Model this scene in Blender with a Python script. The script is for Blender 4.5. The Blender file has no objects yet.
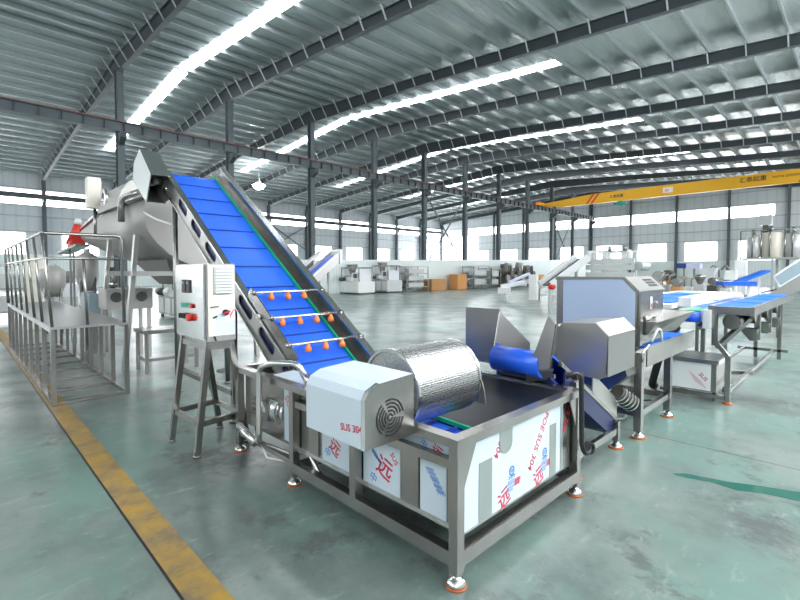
import bpy, bmesh, math, random
from mathutils import Vector, Matrix, Euler
PI = math.pi
random.seed(7)
S = bpy.context.scene
COL = S.collection

# ---------------------------------------------------------------- camera, world, exposure
cam_d = bpy.data.cameras.new('camera')
cam = bpy.data.objects.new('camera', cam_d); COL.objects.link(cam)
F_PX, PITCH, AZ = 455.0, math.radians(2.0), math.radians(45.5)
cam_d.sensor_fit = 'HORIZONTAL'; cam_d.sensor_width = 36.0
cam_d.lens = F_PX / 800.0 * 36.0
cam_d.shift_y = -13.0 / 800.0
cam_d.clip_start = 0.05; cam_d.clip_end = 300
cam.location = (0, 0, 1.7)
cam.rotation_euler = Vector((math.cos(AZ)*math.cos(PITCH), math.sin(AZ)*math.cos(PITCH), -math.sin(PITCH))).to_track_quat('-Z', 'Y').to_euler()
S.camera = cam
W = bpy.data.worlds.new('world'); S.world = W; W.use_nodes = True
W.node_tree.nodes['Background'].inputs[0].default_value = (0.86, 0.93, 1.0, 1)
W.node_tree.nodes['Background'].inputs[1].default_value = 0.55
S.view_settings.view_transform = 'Standard'; S.view_settings.look = 'None'
S.view_settings.gamma = 1.0; S.view_settings.use_curve_mapping = False
S.view_settings.exposure = 1.25
WIN_E, SKY_E = 5.0, 7.0
try:
    S.cycles.use_denoising = True
except Exception:
    pass
S.cycles.max_bounces = 8; S.cycles.diffuse_bounces = 5; S.cycles.glossy_bounces = 4
S.cycles.sample_clamp_indirect = 6.0; S.cycles.caustics_reflective = False

def area(name, loc, target, sx, sy, power, col=(1, 1, 1)):
    d = bpy.data.lights.new(name, 'AREA'); d.shape = 'RECTANGLE'; d.size = sx; d.size_y = sy
    d.energy = power; d.color = col
    o = bpy.data.objects.new(name, d); COL.objects.link(o); o.location = loc
    o.rotation_euler = (Vector(target) - Vector(loc)).to_track_quat('-Z', 'Y').to_euler()
    o['kind'] = 'structure'
    return o

# ---------------------------------------------------------------- materials
def mat(name, col, rough=0.5, metal=0.0, bump=None, var=None, coat=0.0, emit=None, aniso=None, spec=None):
    m = bpy.data.materials.new(name); m.use_nodes = True
    nt = m.node_tree; b = nt.nodes['Principled BSDF']
    b.inputs['Base Color'].default_value = (*col, 1); b.inputs['Roughness'].default_value = rough
    b.inputs['Metallic'].default_value = metal
    if coat: b.inputs['Coat Weight'].default_value = coat; b.inputs['Coat Roughness'].default_value = 0.15
    if spec is not None: b.inputs['Specular IOR Level'].default_value = spec
    if emit:
        b.inputs['Emission Color'].default_value = (*emit[0], 1); b.inputs['Emission Strength'].default_value = emit[1]
    tc = nt.nodes.new('ShaderNodeTexCoord')
    def noise(scale, detail=3, stretch=None):
        n = nt.nodes.new('ShaderNodeTexNoise'); n.inputs['Scale'].default_value = scale; n.inputs['Detail'].default_value = detail
        if stretch:
            mp = nt.nodes.new('ShaderNodeMapping'); mp.inputs['Scale'].default_value = stretch
            nt.links.new(tc.outputs['Object'], mp.inputs[0]); nt.links.new(mp.outputs[0], n.inputs['Vector'])
        else:
            nt.links.new(tc.outputs['Object'], n.inputs['Vector'])
        return n
    if var:   # (colour2, scale, stretch)
        n = noise(var[1], 4, var[2] if len(var) > 2 else None)
        r = nt.nodes.new('ShaderNodeValToRGB'); r.color_ramp.elements[0].position = 0.35; r.color_ramp.elements[1].position = 0.65
        r.color_ramp.elements[0].color = (*col, 1); r.color_ramp.elements[1].color = (*var[0], 1)
        nt.links.new(n.outputs['Fac'], r.inputs[0]); nt.links.new(r.outputs[0], b.inputs['Base Color'])
    if bump:  # (scale, strength, stretch)
        n = noise(bump[0], 2, bump[2] if len(bump) > 2 else None)
        bp = nt.nodes.new('ShaderNodeBump'); bp.inputs['Strength'].default_value = bump[1]; bp.inputs['Distance'].default_value = 0.02
        nt.links.new(n.outputs['Fac'], bp.inputs['Height']); nt.links.new(bp.outputs[0], b.inputs['Normal'])
    return m

M = {}
M['steel'] = mat('brushed_stainless', (0.38, 0.37, 0.352), 0.27, 0.97, bump=(60, 0.06, (1, 1, 12)), var=((0.31, 0.303, 0.29), 3.0))
M['steel_bright'] = mat('polished_stainless', (0.66, 0.66, 0.65), 0.17, 0.97)
M['steel_pale'] = mat('pale_sheet_steel', (0.47, 0.46, 0.44), 0.36, 0.8, bump=(1.2, 0.05))
M['steel_dark'] = mat('dark_tool_steel', (0.25, 0.255, 0.245), 0.42, 0.7)
M['steel_matte'] = mat('matte_sheet_steel', (0.38, 0.37, 0.35), 0.5, 0.5, bump=(0.9, 0.04))
M['drum'] = mat('dimpled_drum_steel', (0.66, 0.66, 0.65), 0.27, 0.9)
M['film'] = mat('protective_film', (0.58, 0.67, 0.75), 0.22, 0.0, bump=(2.2, 0.12))
M['film_blue'] = mat('blue_protective_film', (0.45, 0.56, 0.75), 0.3, 0.0, bump=(1.5, 0.08))
M['film_white'] = mat('white_protective_film', (0.88, 0.90, 0.91), 0.25)
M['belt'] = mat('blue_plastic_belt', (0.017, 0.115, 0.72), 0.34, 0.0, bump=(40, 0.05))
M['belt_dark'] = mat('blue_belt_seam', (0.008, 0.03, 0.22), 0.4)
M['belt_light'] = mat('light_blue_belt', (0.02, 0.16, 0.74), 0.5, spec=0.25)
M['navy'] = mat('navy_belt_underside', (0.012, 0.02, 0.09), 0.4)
M['green'] = mat('green_guide_strip', (0.0, 0.33, 0.16), 0.4)
M['orange'] = mat('orange_plastic', (0.95, 0.22, 0.03), 0.4)
M['pad'] = mat('orange_foot_pad', (0.50, 0.11, 0.02), 0.5)
M['black'] = mat('black_rubber', (0.012, 0.012, 0.014), 0.45)
M['paint_grey'] = mat('grey_steel_paint', (0.085, 0.105, 0.118), 0.5, 0.0, var=((0.105, 0.128, 0.14), 0.6), spec=0.35)
M['paint_dark'] = mat('dark_girder_paint', (0.05, 0.062, 0.07), 0.5, spec=0.35)
M['paint_light'] = mat('pale_flange_paint', (0.42, 0.45, 0.47), 0.5)
M['galv'] = mat('galvanised_steel', (0.34, 0.38, 0.39), 0.42, 0.45)
M['rail_red'] = mat('red_lead_primer', (0.34, 0.055, 0.035), 0.6)
M['yellow'] = mat('yellow_crane_paint', (0.82, 0.42, 0.012), 0.4)
M['red'] = mat('red_paint', (0.65, 0.03, 0.02), 0.4)
M['ink_red'] = mat('red_print', (0.52, 0.015, 0.05), 0.5)
M['ink_blue'] = mat('blue_print', (0.08, 0.23, 0.55), 0.5)
M['ink_black'] = mat('black_print', (0.02, 0.02, 0.02), 0.5)
M['white'] = mat('white_plastic', (0.80, 0.80, 0.79), 0.4)
M['cream'] = mat('cream_enamel', (0.74, 0.70, 0.61), 0.4)
M['teal'] = mat('green_button', (0.01, 0.34, 0.24), 0.3)
M['tan'] = mat('tan_cardboard', (0.50, 0.26, 0.10), 0.7)
M['machine'] = mat('machine_grey', (0.50, 0.52, 0.52), 0.4, 0.35)
M['machine_dark'] = mat('machine_dark', (0.10, 0.095, 0.08), 0.5, 0.3)
M['glass_grey'] = mat('grey_panel_glass', (0.33, 0.42, 0.48), 0.12)
M['wrap'] = mat('clear_wrap', (0.80, 0.82, 0.86), 0.2)

def mat_emit(name, col, s):
    m = bpy.data.materials.new(name); m.use_nodes = True; nt = m.node_tree
    nt.nodes.remove(nt.nodes['Principled BSDF'])
    e = nt.nodes.new('ShaderNodeEmission'); e.inputs[0].default_value = (*col, 1); e.inputs[1].default_value = s
    nt.links.new(e.outputs[0], nt.nodes['Material Output'].inputs[0]); return m
M['daylight'] = mat_emit('daylit_window', (0.95, 0.98, 1.0), WIN_E)
M['skylight'] = mat_emit('daylit_skylight', (0.93, 0.97, 1.0), SKY_E)
M['fill_panel'] = mat_emit('added_fill_glow', (0.93, 0.97, 1.0), SKY_E*1.7)  # glow of the added panels above the right floor
M['lamp'] = mat_emit('lamp_glow', (0.95, 0.98, 1.0), 60)

def floor_mat():
    m = bpy.data.materials.new('green_epoxy_floor'); m.use_nodes = True; nt = m.node_tree; b = nt.nodes['Principled BSDF']
    tc = nt.nodes.new('ShaderNodeTexCoord')
    def nz(scale, detail, rough=0.5, stretch=(1, 1, 1)):
        mp = nt.nodes.new('ShaderNodeMapping'); mp.inputs['Scale'].default_value = stretch
        nt.links.new(tc.outputs['Object'], mp.inputs[0])
        n = nt.nodes.new('ShaderNodeTexNoise'); n.inputs['Scale'].default_value = scale; n.inputs['Detail'].default_value = detail; n.inputs['Roughness'].default_value = rough
        nt.links.new(mp.outputs[0], n.inputs['Vector']); return n
    def ramp(n, a, b_, ca, cb):
        r = nt.nodes.new('ShaderNodeValToRGB'); r.color_ramp.elements[0].position = a; r.color_ramp.elements[1].position = b_
        r.color_ramp.elements[0].color = (*ca, 1); r.color_ramp.elements[1].color = (*cb, 1)
        nt.links.new(n.outputs['Fac'], r.inputs[0]); return r
    def mix(fac, c1, c2, mode='MIX'):
        x = nt.nodes.new('ShaderNodeMix'); x.data_type = 'RGBA'; x.blend_type = mode
        nt.links.new(fac, x.inputs['Factor']) if hasattr(fac, 'links') or not isinstance(fac, float) else setattr(x.inputs['Factor'], 'default_value', fac)
        nt.links.new(c1, x.inputs['A']); nt.links.new(c2, x.inputs['B']); return x.outputs['Result']
    base = ramp(nz(0.8, 10, 0.68), 0.40, 0.62, (0.10, 0.142, 0.130), (0.215, 0.262, 0.238))
    green = ramp(nz(0.7, 9, 0.66, (1, 0.8, 1)), 0.47, 0.60, (0.0, 0.0, 0.0), (0.85, 0.85, 0.85))
    gcol = nt.nodes.new('ShaderNodeRGB'); gcol.outputs[0].default_value = (0.14, 0.25, 0.212, 1)
    c = mix(green.outputs[0], base.outputs[0], gcol.outputs[0])
    dark = ramp(nz(1.25, 10, 0.70, (1, 0.75, 1)), 0.545, 0.61, (0, 0, 0), (0.85, 0.85, 0.85))
    dcol = nt.nodes.new('ShaderNodeRGB'); dcol.outputs[0].default_value = (0.075, 0.092, 0.087, 1)
    c = mix(dark.outputs[0], c, dcol.outputs[0])
    scuff = ramp(nz(4.0, 10, 0.75, (1, 2.2, 1)), 0.57, 0.70, (0, 0, 0), (0.7, 0.7, 0.7))
    scol = nt.nodes.new('ShaderNodeRGB'); scol.outputs[0].default_value = (0.30, 0.36, 0.33, 1)
    c = mix(scuff.outputs[0], c, scol.outputs[0])
    nt.links.new(c, b.inputs['Base Color'])
    b.inputs['Coat Weight'].default_value = 0.6; b.inputs['Coat Roughness'].default_value = 0.24
    rr = ramp(nz(1.1, 4), 0.3, 0.7, (0.30, 0.30, 0.30), (0.52, 0.52, 0.52)); nt.links.new(rr.outputs[0], b.inputs['Roughness'])
    bp = nt.nodes.new('ShaderNodeBump'); bp.inputs['Strength'].default_value = 0.06; bp.inputs['Distance'].default_value = 0.01
    n = nz(2.5, 4); nt.links.new(n.outputs['Fac'], bp.inputs['Height']); nt.links.new(bp.outputs[0], b.inputs['Normal'])
    return m
M['floor'] = floor_mat()

def yellow_line_mat():
    m = mat('worn_yellow_line', (0.55, 0.33, 0.05), 0.45)
    nt = m.node_tree; b = nt.nodes['Principled BSDF']; tc = nt.nodes.new('ShaderNodeTexCoord')
    n = nt.nodes.new('ShaderNodeTexNoise'); n.inputs['Scale'].default_value = 3.5; n.inputs['Detail'].default_value = 7; n.inputs['Roughness'].default_value = 0.7
    nt.links.new(tc.outputs['Object'], n.inputs['Vector'])
    r = nt.nodes.new('ShaderNodeValToRGB'); e = r.color_ramp.elements
    e[0].position = 0.38; e[0].color = (0.19, 0.145, 0.085, 1); e[1].position = 0.62; e[1].color = (0.43, 0.26, 0.035, 1)
    k = e.new(0.5); k.color = (0.32, 0.21, 0.07, 1)
    nt.links.new(n.outputs['Fac'], r.inputs[0]); nt.links.new(r.outputs[0], b.inputs['Base Color']); return m
M['line'] = yellow_line_mat()

def panel_mat(name, c1, c2, axis, period, bump=0.18):
    """sheet cladding: ribs by a wave along one axis"""
    m = mat(name, c1, 0.45, 0.1); nt = m.node_tree; b = nt.nodes['Principled BSDF']
    tc = nt.nodes.new('ShaderNodeTexCoord'); w = nt.nodes.new('ShaderNodeTexWave'); w.wave_type = 'BANDS'; w.bands_direction = axis
    w.inputs['Scale'].default_value = 0.314 / period * 1.0; w.inputs['Distortion'].default_value = 0
    nt.links.new(tc.outputs['Object'], w.inputs['Vector'])
    bp = nt.nodes.new('ShaderNodeBump'); bp.inputs['Strength'].default_value = bump; bp.inputs['Distance'].default_value = 0.03
    nt.links.new(w.outputs['Fac'], bp.inputs['Height']); nt.links.new(bp.outputs[0], b.inputs['Normal'])
    r = nt.nodes.new('ShaderNodeValToRGB'); r.color_ramp.elements[0].color = (*c2, 1); r.color_ramp.elements[1].color = (*c1, 1)
    r.color_ramp.elements[0].position = 0.0; r.color_ramp.elements[1].position = 0.25
    nt.links.new(w.outputs['Fac'], r.inputs[0]); nt.links.new(r.outputs[0], b.inputs['Base Color']); return m
M['wall_x'] = panel_mat('wall_cladding_long', (0.55, 0.59, 0.62), (0.49, 0.53, 0.56), 'X', 0.9)
M['wall_y'] = panel_mat('wall_cladding_gable', (0.55, 0.59, 0.62), (0.49, 0.53, 0.56), 'Y', 0.9)
M['dado_x'] = panel_mat('pale_dado_long', (0.74, 0.81, 0.81), (0.66, 0.73, 0.73), 'X', 0.3)
M['dado_y'] = panel_mat('pale_dado_gable', (0.74, 0.81, 0.81), (0.66, 0.73, 0.73), 'Y', 0.3)

def foil_mat():
    m = mat('silver_roof_foil', (0.56, 0.61, 0.61), 0.25, 0.55); nt = m.node_tree; b = nt.nodes['Principled BSDF']
    tc = nt.nodes.new('ShaderNodeTexCoord'); mp = nt.nodes.new('ShaderNodeMapping'); mp.inputs['Scale'].default_value = (0.5, 2.2, 1)
    n = nt.nodes.new('ShaderNodeTexNoise'); n.inputs['Scale'].default_value = 1.6; n.inputs['Detail'].default_value = 5; n.inputs['Roughness'].default_value = 0.6
    nt.links.new(tc.outputs['Object'], mp.inputs[0]); nt.links.new(mp.outputs[0], n.inputs['Vector'])
    bp = nt.nodes.new('ShaderNodeBump'); bp.inputs['Strength'].default_value = 0.7; bp.inputs['Distance'].default_value = 0.06
    nt.links.new(n.outputs['Fac'], bp.inputs['Height']); nt.links.new(bp.outputs[0], b.inputs['Normal']); return m
M['foil'] = foil_mat()

# ---------------------------------------------------------------- mesh helpers
class MB:
    def __init__(self): self.bm = bmesh.new()
    def _hull(self, lo, hi):
        n = len(lo); bm = self.bm
        a = [bm.verts.new(p) for p in lo]; b = [bm.verts.new(p) for p in hi]
        fs = [bm.faces.new(a[::-1]), bm.faces.new(b)]
        for i in range(n): fs.append(bm.faces.new((a[i], a[(i+1) % n], b[(i+1) % n], b[i])))
        bmesh.ops.recalc_face_normals(bm, faces=fs)
        return fs
    def box(self, x0, x1, y0, y1, z0, z1):
        self._hull([(x0, y0, z0), (x1, y0, z0), (x1, y1, z0), (x0, y1, z0)], [(x0, y0, z1), (x1, y0, z1), (x1, y1, z1), (x0, y1, z1)]); return self
    def prism(self, poly, axis, a, b):
        """poly in the two other axes (order x,y,z without axis), extruded a..b along axis"""
        def P(p, t):
            if axis == 'X': return (t, p[0], p[1])
            if axis == 'Y': return (p[0], t, p[1])
            return (p[0], p[1], t)
        self._hull([P(p, a) for p in poly], [P(p, b) for p in poly]); return self
    def loft(self, lo, hi): self._hull(lo, hi); return self
    def bar(self, p, q, w, h=None, up=(0, 0, 1)):
        p, q = Vector(p), Vector(q); h = h or w; d = (q - p).normalized(); u = Vector(up)
        if abs(d.dot(u)) > 0.98: u = Vector((1, 0, 0))
        s = d.cross(u).normalized(); v = s.cross(d).normalized()
        o = [s*w/2 + v*h/2, -s*w/2 + v*h/2, -s*w/2 - v*h/2, s*w/2 - v*h/2]
        self._hull([p + k for k in o], [q + k for k in o]); return self
    def cyl(self, p, q, r1, r2=None, n=20):
        p, q = Vector(p), Vector(q); r2 = r1 if r2 is None else r2
        d = (q - p).normalized(); u = Vector((0, 0, 1)) if abs(d.z) < 0.9 else Vector((1, 0, 0))
        s = d.cross(u).normalized(); v = s.cross(d).normalized()
        ring = [s*math.cos(2*PI*i/n) + v*math.sin(2*PI*i/n) for i in range(n)]
        fs = self._hull([p + k*max(r1, 1e-4) for k in ring], [q + k*max(r2, 1e-4) for k in ring])
        for f in fs[2:]: f.smooth = True
        return self
    def tube(self, pts, r, n=10, closed=False):
        pts = [Vector(p) for p in pts]
        # round the corners
        P = [pts[0]]
        for i in range(1, len(pts)-1):
            a, b, c = pts[i-1], pts[i], pts[i+1]; t = min(2.5*r, (a-b).length*0.45, (c-b).length*0.45)
            s, e = b + (a-b).normalized()*t, b + (c-b).normalized()*t
            for k in range(5):
                u = k/4; P.append((1-u)**2*s + 2*u*(1-u)*b + u*u*e)
        P.append(pts[-1])
        rings = []; nrm = None
        for i, p in enumerate(P):
            d = ((P[min(i+1, len(P)-1)] - P[max(i-1, 0)])).normalized()
            if nrm is None:
                nrm = d.cross(Vector((0, 0, 1)) if abs(d.z) < 0.9 else Vector((1, 0, 0))).normalized()
            nrm = (nrm - d*nrm.dot(d)).normalized(); bn = d.cross(nrm)
            rings.append([self.bm.verts.new(p + (nrm*math.cos(2*PI*k/n) + bn*math.sin(2*PI*k/n))*r) for k in range(n)])
        fs = [self.bm.faces.new(rings[0][::-1]), self.bm.faces.new(rings[-1])]
        for a, b in zip(rings, rings[1:]):
            for k in range(n):
                f = self.bm.faces.new((a[k], a[(k+1) % n], b[(k+1) % n], b[k])); f.smooth = True; fs.append(f)
        bmesh.ops.recalc_face_normals(self.bm, faces=fs); return self
    def ring(self, c, axis, r0, r1, t, n=32, a0=0, a1=2*PI):
        """flat annulus (or arc) around axis, thickness t"""
        c = Vector(c); ax = Vector(axis).normalized(); u = Vector((0, 0, 1)) if abs(ax.z) < 0.9 else Vector((1, 0, 0))
        s = ax.cross(u).normalized(); v = s.cross(ax).normalized(); full = abs(a1 - a0 - 2*PI) < 1e-6
        m = n if full else n+1; V = []
        for i in range(m):
            a = a0 + (a1-a0)*i/n; d = s*math.cos(a) + v*math.sin(a)
            V.append([self.bm.verts.new(c + d*r + ax*k) for r, k in ((r0, -t/2), (r1, -t/2), (r1, t/2), (r0, t/2))])
        fs = []
        for i in range(n):
            A, B = V[i], V[(i+1) % m]
            for k in range(4): fs.append(self.bm.faces.new((A[k], A[(k+1) % 4], B[(k+1) % 4], B[k])))
        if not full: fs += [self.bm.faces.new(V[0][::-1]), self.bm.faces.new(V[-1])]
        bmesh.ops.recalc_face_normals(self.bm, faces=fs); return self
    def lathe(self, c, prof, n=24):
        """prof [(r,z)...] about the vertical through c"""
        c = Vector(c); R = []
        for r, z in prof: R.append([self.bm.verts.new(c + Vector((max(r, 1e-4)*math.cos(2*PI*i/n), max(r, 1e-4)*math.sin(2*PI*i/n), z))) for i in range(n)])
        fs = [self.bm.faces.new(R[0][::-1]), self.bm.faces.new(R[-1])]
        for a, b in zip(R, R[1:]):
            for i in range(n):
                f = self.bm.faces.new((a[i], a[(i+1) % n], b[(i+1) % n], b[i])); f.smooth = True; fs.append(f)
        bmesh.ops.recalc_face_normals(self.bm, faces=fs); return self
    def build(self, name, m, parent=None, bevel=0.0, label=None):
        bm = self.bm
        if bevel:
            es = [e for e in bm.edges if len(e.link_faces) == 2 and e.calc_face_angle(0) > 0.6]
            bmesh.ops.bevel(bm, geom=es, offset=bevel, segments=2, affect='EDGES', clamp_overlap=True)
        if parent is not None:
            off = wloc(parent)
            for v in bm.verts: v.co -= off
        else:
            xs = [v.co for v in bm.verts]
            org = Vector(((min(p.x for p in xs)+max(p.x for p in xs))/2, (min(p.y for p in xs)+max(p.y for p in xs))/2, min(p.z for p in xs)))
            for v in bm.verts: v.co -= org
        me = bpy.data.meshes.new(name); bm.to_mesh(me); bm.free()
        me.materials.append(M[m] if isinstance(m, str) else m)
        o = bpy.data.objects.new(name, me); COL.objects.link(o)
        if parent is not None: o.parent = parent
        else: o.location = org
        if label: o['label'] = label
        return o
def wloc(o):
    v = Vector((0, 0, 0))
    while o: v += o.location; o = o.parent
    return v
def B(*a): return MB().box(*a)
def thing(name, label, cat, loc=(0, 0, 0), group=None):
    o = bpy.data.objects.new(name, None); COL.objects.link(o); o.empty_display_size = 0.1
    o.location = loc; o['label'] = label; o['category'] = cat
    if group: o['group'] = group
    return o
def tag(o, label, cat, group=None):
    o['label'] = label; o['category'] = cat
    if group: o['group'] = group
    return o
def struct(o): o['kind'] = 'structure'; return o
def copy_tree(o, parent=None):
    c = o.copy(); COL.objects.link(c); c.parent = parent
    for ch in list(o.children): copy_tree(ch, c)
    return c
def text_mesh(name, s, m, parent, origin, right, up, size, depth=0.0006, slant=0.0, bold=0.012):
    """lettering lying on a surface: origin = lower left of the line, right/up = directions of the surface"""
    cu = bpy.data.curves.new(name, 'FONT'); cu.body = s; cu.size = size; cu.extrude = depth; cu.resolution_u = 3; cu.offset = size*bold
    if slant: cu.shear = slant
    t = bpy.data.objects.new(name, cu); COL.objects.link(t)
    dg = bpy.context.evaluated_depsgraph_get(); me = bpy.data.meshes.new_from_object(t.evaluated_get(dg))
    bpy.data.objects.remove(t); bpy.data.curves.remove(cu)
    r, u = Vector(right).normalized(), Vector(up).normalized(); n = r.cross(u)
    off = Vector(origin) - (wloc(parent) if parent else Vector())
    for v in me.vertices: v.co = off + r*v.co.x + u*v.co.y + n*v.co.z
    me.materials.clear(); me.materials.append(M[m])
    o = bpy.data.objects.new(name, me); COL.objects.link(o); o.parent = parent
    return o
ORD = ['first', 'second', 'third', 'fourth', 'fifth', 'sixth', 'seventh', 'eighth', 'ninth', 'tenth', 'eleventh', 'twelfth', 'thirteenth', 'fourteenth', 'fifteenth']

# ---------------------------------------------------------------- the building
XG, YW, YM, X0, BAY = 67.4, 57.3, 28.28, 6.62, 6.07
XB, YR = -17.0, -7.0                      # the ends behind the camera
def rtop(y): return 13.27 - 0.072*abs(y - YM)   # top of the rafters
def rsheet(y): return rtop(y) + 0.24
struct(B(XB, XG+1, YR, YW+1, -0.2, 0).build('floor', 'floor'))
ce = MB()
for a, b in ((YR-0.5, YM), (YM, YW+0.5)):
    ce.loft([(XB-0.5, a, rsheet(a)), (XG+0.5, a, rsheet(a)), (XG+0.5, b, rsheet(b)), (XB-0.5, b, rsheet(b))],
            [(XB-0.5, a, rsheet(a)+0.1), (XG+0.5, a, rsheet(a)+0.1), (XG+0.5, b, rsheet(b)+0.1), (XB-0.5, b, rsheet(b)+0.1)])
ceiling = struct(ce.build('ceiling', 'foil'))
ys = [y for y in [YM + 0.7 + 1.4*k for k in range(-41, 21)] if YR+0.1 < y < YW]
for y in ys:                                # purlins run the length of the hall
    z = rtop(y)
    MB().prism([(y-0.035, z), (y+0.035, z), (y+0.035, z+0.025), (y-0.01, z+0.03), (y-0.01, z+0.2), (y+0.05, z+0.215), (y+0.05, z+0.24), (y-0.03, z+0.24), (y-0.03, z+0.03), (y-0.035, z+0.03)], 'X', XB, XG).build('purlin', 'galv', ceiling)
# roof ties between the purlins (thin rods along the slope, dark round struts along the hall)
nwin = [0]
def win(mb, m='daylight'):
    nwin[0] += 1; return struct(mb.build('window_%d' % nwin[0], m))  # also numbers the unseen panes added only for light
for x in (-14.7, -2.4, 9.9, 22.1, 34.4, 46.6, 58.8):
    a, b = 10.9, 46.2
    for p, q in ((a, YM-0.2), (YM+0.2, b)):
        win(MB().loft([(x-0.37, p, rsheet(p)-0.02), (x+0.37, p, rsheet(p)-0.02), (x+0.37, q, rsheet(q)-0.02), (x-0.37, q, rsheet(q)-0.02)],
                      [(x-0.37, p, rsheet(p)-0.01), (x+0.37, p, rsheet(p)-0.01), (x+0.37, q, rsheet(q)-0.01), (x-0.37, q, rsheet(q)-0.01)]), 'skylight')
    if x < 0 or True:
        for p, q in ():
            win(MB().loft([(x-0.37, p, rsheet(p)-0.02), (x+0.37, p, rsheet(p)-0.02), (x+0.37, q, rsheet(q)-0.02), (x-0.37, q, rsheet(q)-0.02)],
                          [(x-0.37, p, rsheet(p)-0.01), (x+0.37, p, rsheet(p)-0.01), (x+0.37, q, rsheet(q)-0.01), (x-0.37, q, rsheet(q)-0.01)]), 'skylight')

# glowing panels added in the unseen near slope to brighten the right floor
for x in (8.6, 12.0, 15.4):
    p, q = -6.3, 1.6
    win(MB().loft([(x-0.6, p, rsheet(p)-0.02), (x+0.6, p, rsheet(p)-0.02), (x+0.6, q, rsheet(q)-0.02), (x-0.6, q, rsheet(q)-0.02)],
                  [(x-0.6, p, rsheet(p)-0.01), (x+0.6, p, rsheet(p)-0.01), (x+0.6, q, rsheet(q)-0.01), (x-0.6, q, rsheet(q)-0.01)]), 'fill_panel')
# walls
DADO = 3.35
wl = B(XB, XG, YW, YW+0.15, DADO, rsheet(YW)+0.3).build('wall_left', 'wall_x'); struct(wl)
struct(B(XB, XG, YW-0.06, YW+0.1, 0, DADO).build('trim_1', 'dado_x'))
gw = MB().prism([(YR, 3.0), (YW, 3.0), (YW, rsheet(YW)), (YM, rsheet(YM)), (YR, rsheet(YR))], 'X', XG, XG+0.15).build('wall_gable', 'wall_y'); struct(gw)
struct(B(XG-0.06, XG+0.1, YR, YW, 0, 3.0).build('trim_2', 'dado_y'))
struct(B(XB, XG, YR-0.15, YR, 0, rsheet(YR)+0.3).build('wall_right', 'wall_x'))
struct(MB().prism([(YR, 0), (YW, 0), (YW, rsheet(YW)), (YM, rsheet(YM)), (YR, rsheet(YR))], 'X', XB-0.15, XB).build('wall_back', 'wall_y'))
struct(MB().loft([(13, YM-0.62, 0), (XG-1, YM-0.62, 0), (XG-1, YM-0.57, 0), (13, YM-0.57, 0)], [(13, YM-0.62, 2.42), (XG-1, YM-0.62, 3.3), (XG-1, YM-0.57, 3.3), (13, YM-0.57, 2.42)]).build('wall_partition', 'dado_x'))
for z in (5.5, 7.0, 8.05, 9.7):             # girts
    B(XB, XG, YW-0.12, YW, z, z+0.12).build('girt', 'galv', wl)
for z in (5.45, 6.6, 8.0, 9.5, 11.0):
    B(XG-0.1, XG, YR, YW, z, z+0.1).build('girt', 'galv', gw)
# left wall: long strip window, small windows between columns
frames = [X0 + BAY*k for k in range(-3, 11)]
for i, x in enumerate(frames[:-1]):
    x1 = x + BAY
    win(B(x+0.15, x1-0.15, YW-0.05, YW-0.01, 8.13, 9.60))
    if i < 12: win(B(x+1.45, x+4.55, YW-0.05, YW-0.01, DADO, 5.42))
win(B(61.5, 63.9, YW-0.1, YW-0.07, 0.3, 7.6)); win(B(64.6, 66.9, YW-0.1, YW-0.07, 0.3, 8.0))
gcols = [-5.2, 0.4, 6.0, 11.55, 17.15, 22.75, 28.4, 33.9, 39.4, 45.1, 50.8]
for i, y in enumerate(gcols[:-1]):
    y1 = gcols[i+1]
    a = 7.3 if 5 < y < 6.5 else y+0.14
    if y < 48 and y > 5: win(B(XG-0.05, XG-0.01, a, y1-0.14, 8.12, 9.38))
    c = y1 - 2.7
    if y > 5: win(B(XG-0.05, XG-0.01, c-1.7, c+1.7, 3.0, 5.3))
for a, b in ((48.6, 51.2), (51.9, 54.4), (54.9, 56.9)): win(B(XG-0.1, XG-0.06, a, b, 0.3, 8.1))
# unseen sides: back strip follows the gable, other windows added for their light
for i in range(13):
    x = frames[i]
    win(B(x+0.15, x+5.9, YR+0.01, YR+0.05, 5.2, 9.0))  # unseen tall panes added high up to light the hall from the right
for i, y in enumerate(gcols[:-1]):
    win(B(XB+0.01, XB+0.05, y+0.2, gcols[i+1]-0.2, 8.1, 9.4))
    if y > 38: win(B(XB+0.01, XB+0.05, y+0.6, gcols[i+1]-0.6, 0.8, 5.0))  # unseen low panes added to give steel faces a bright reflection

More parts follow.
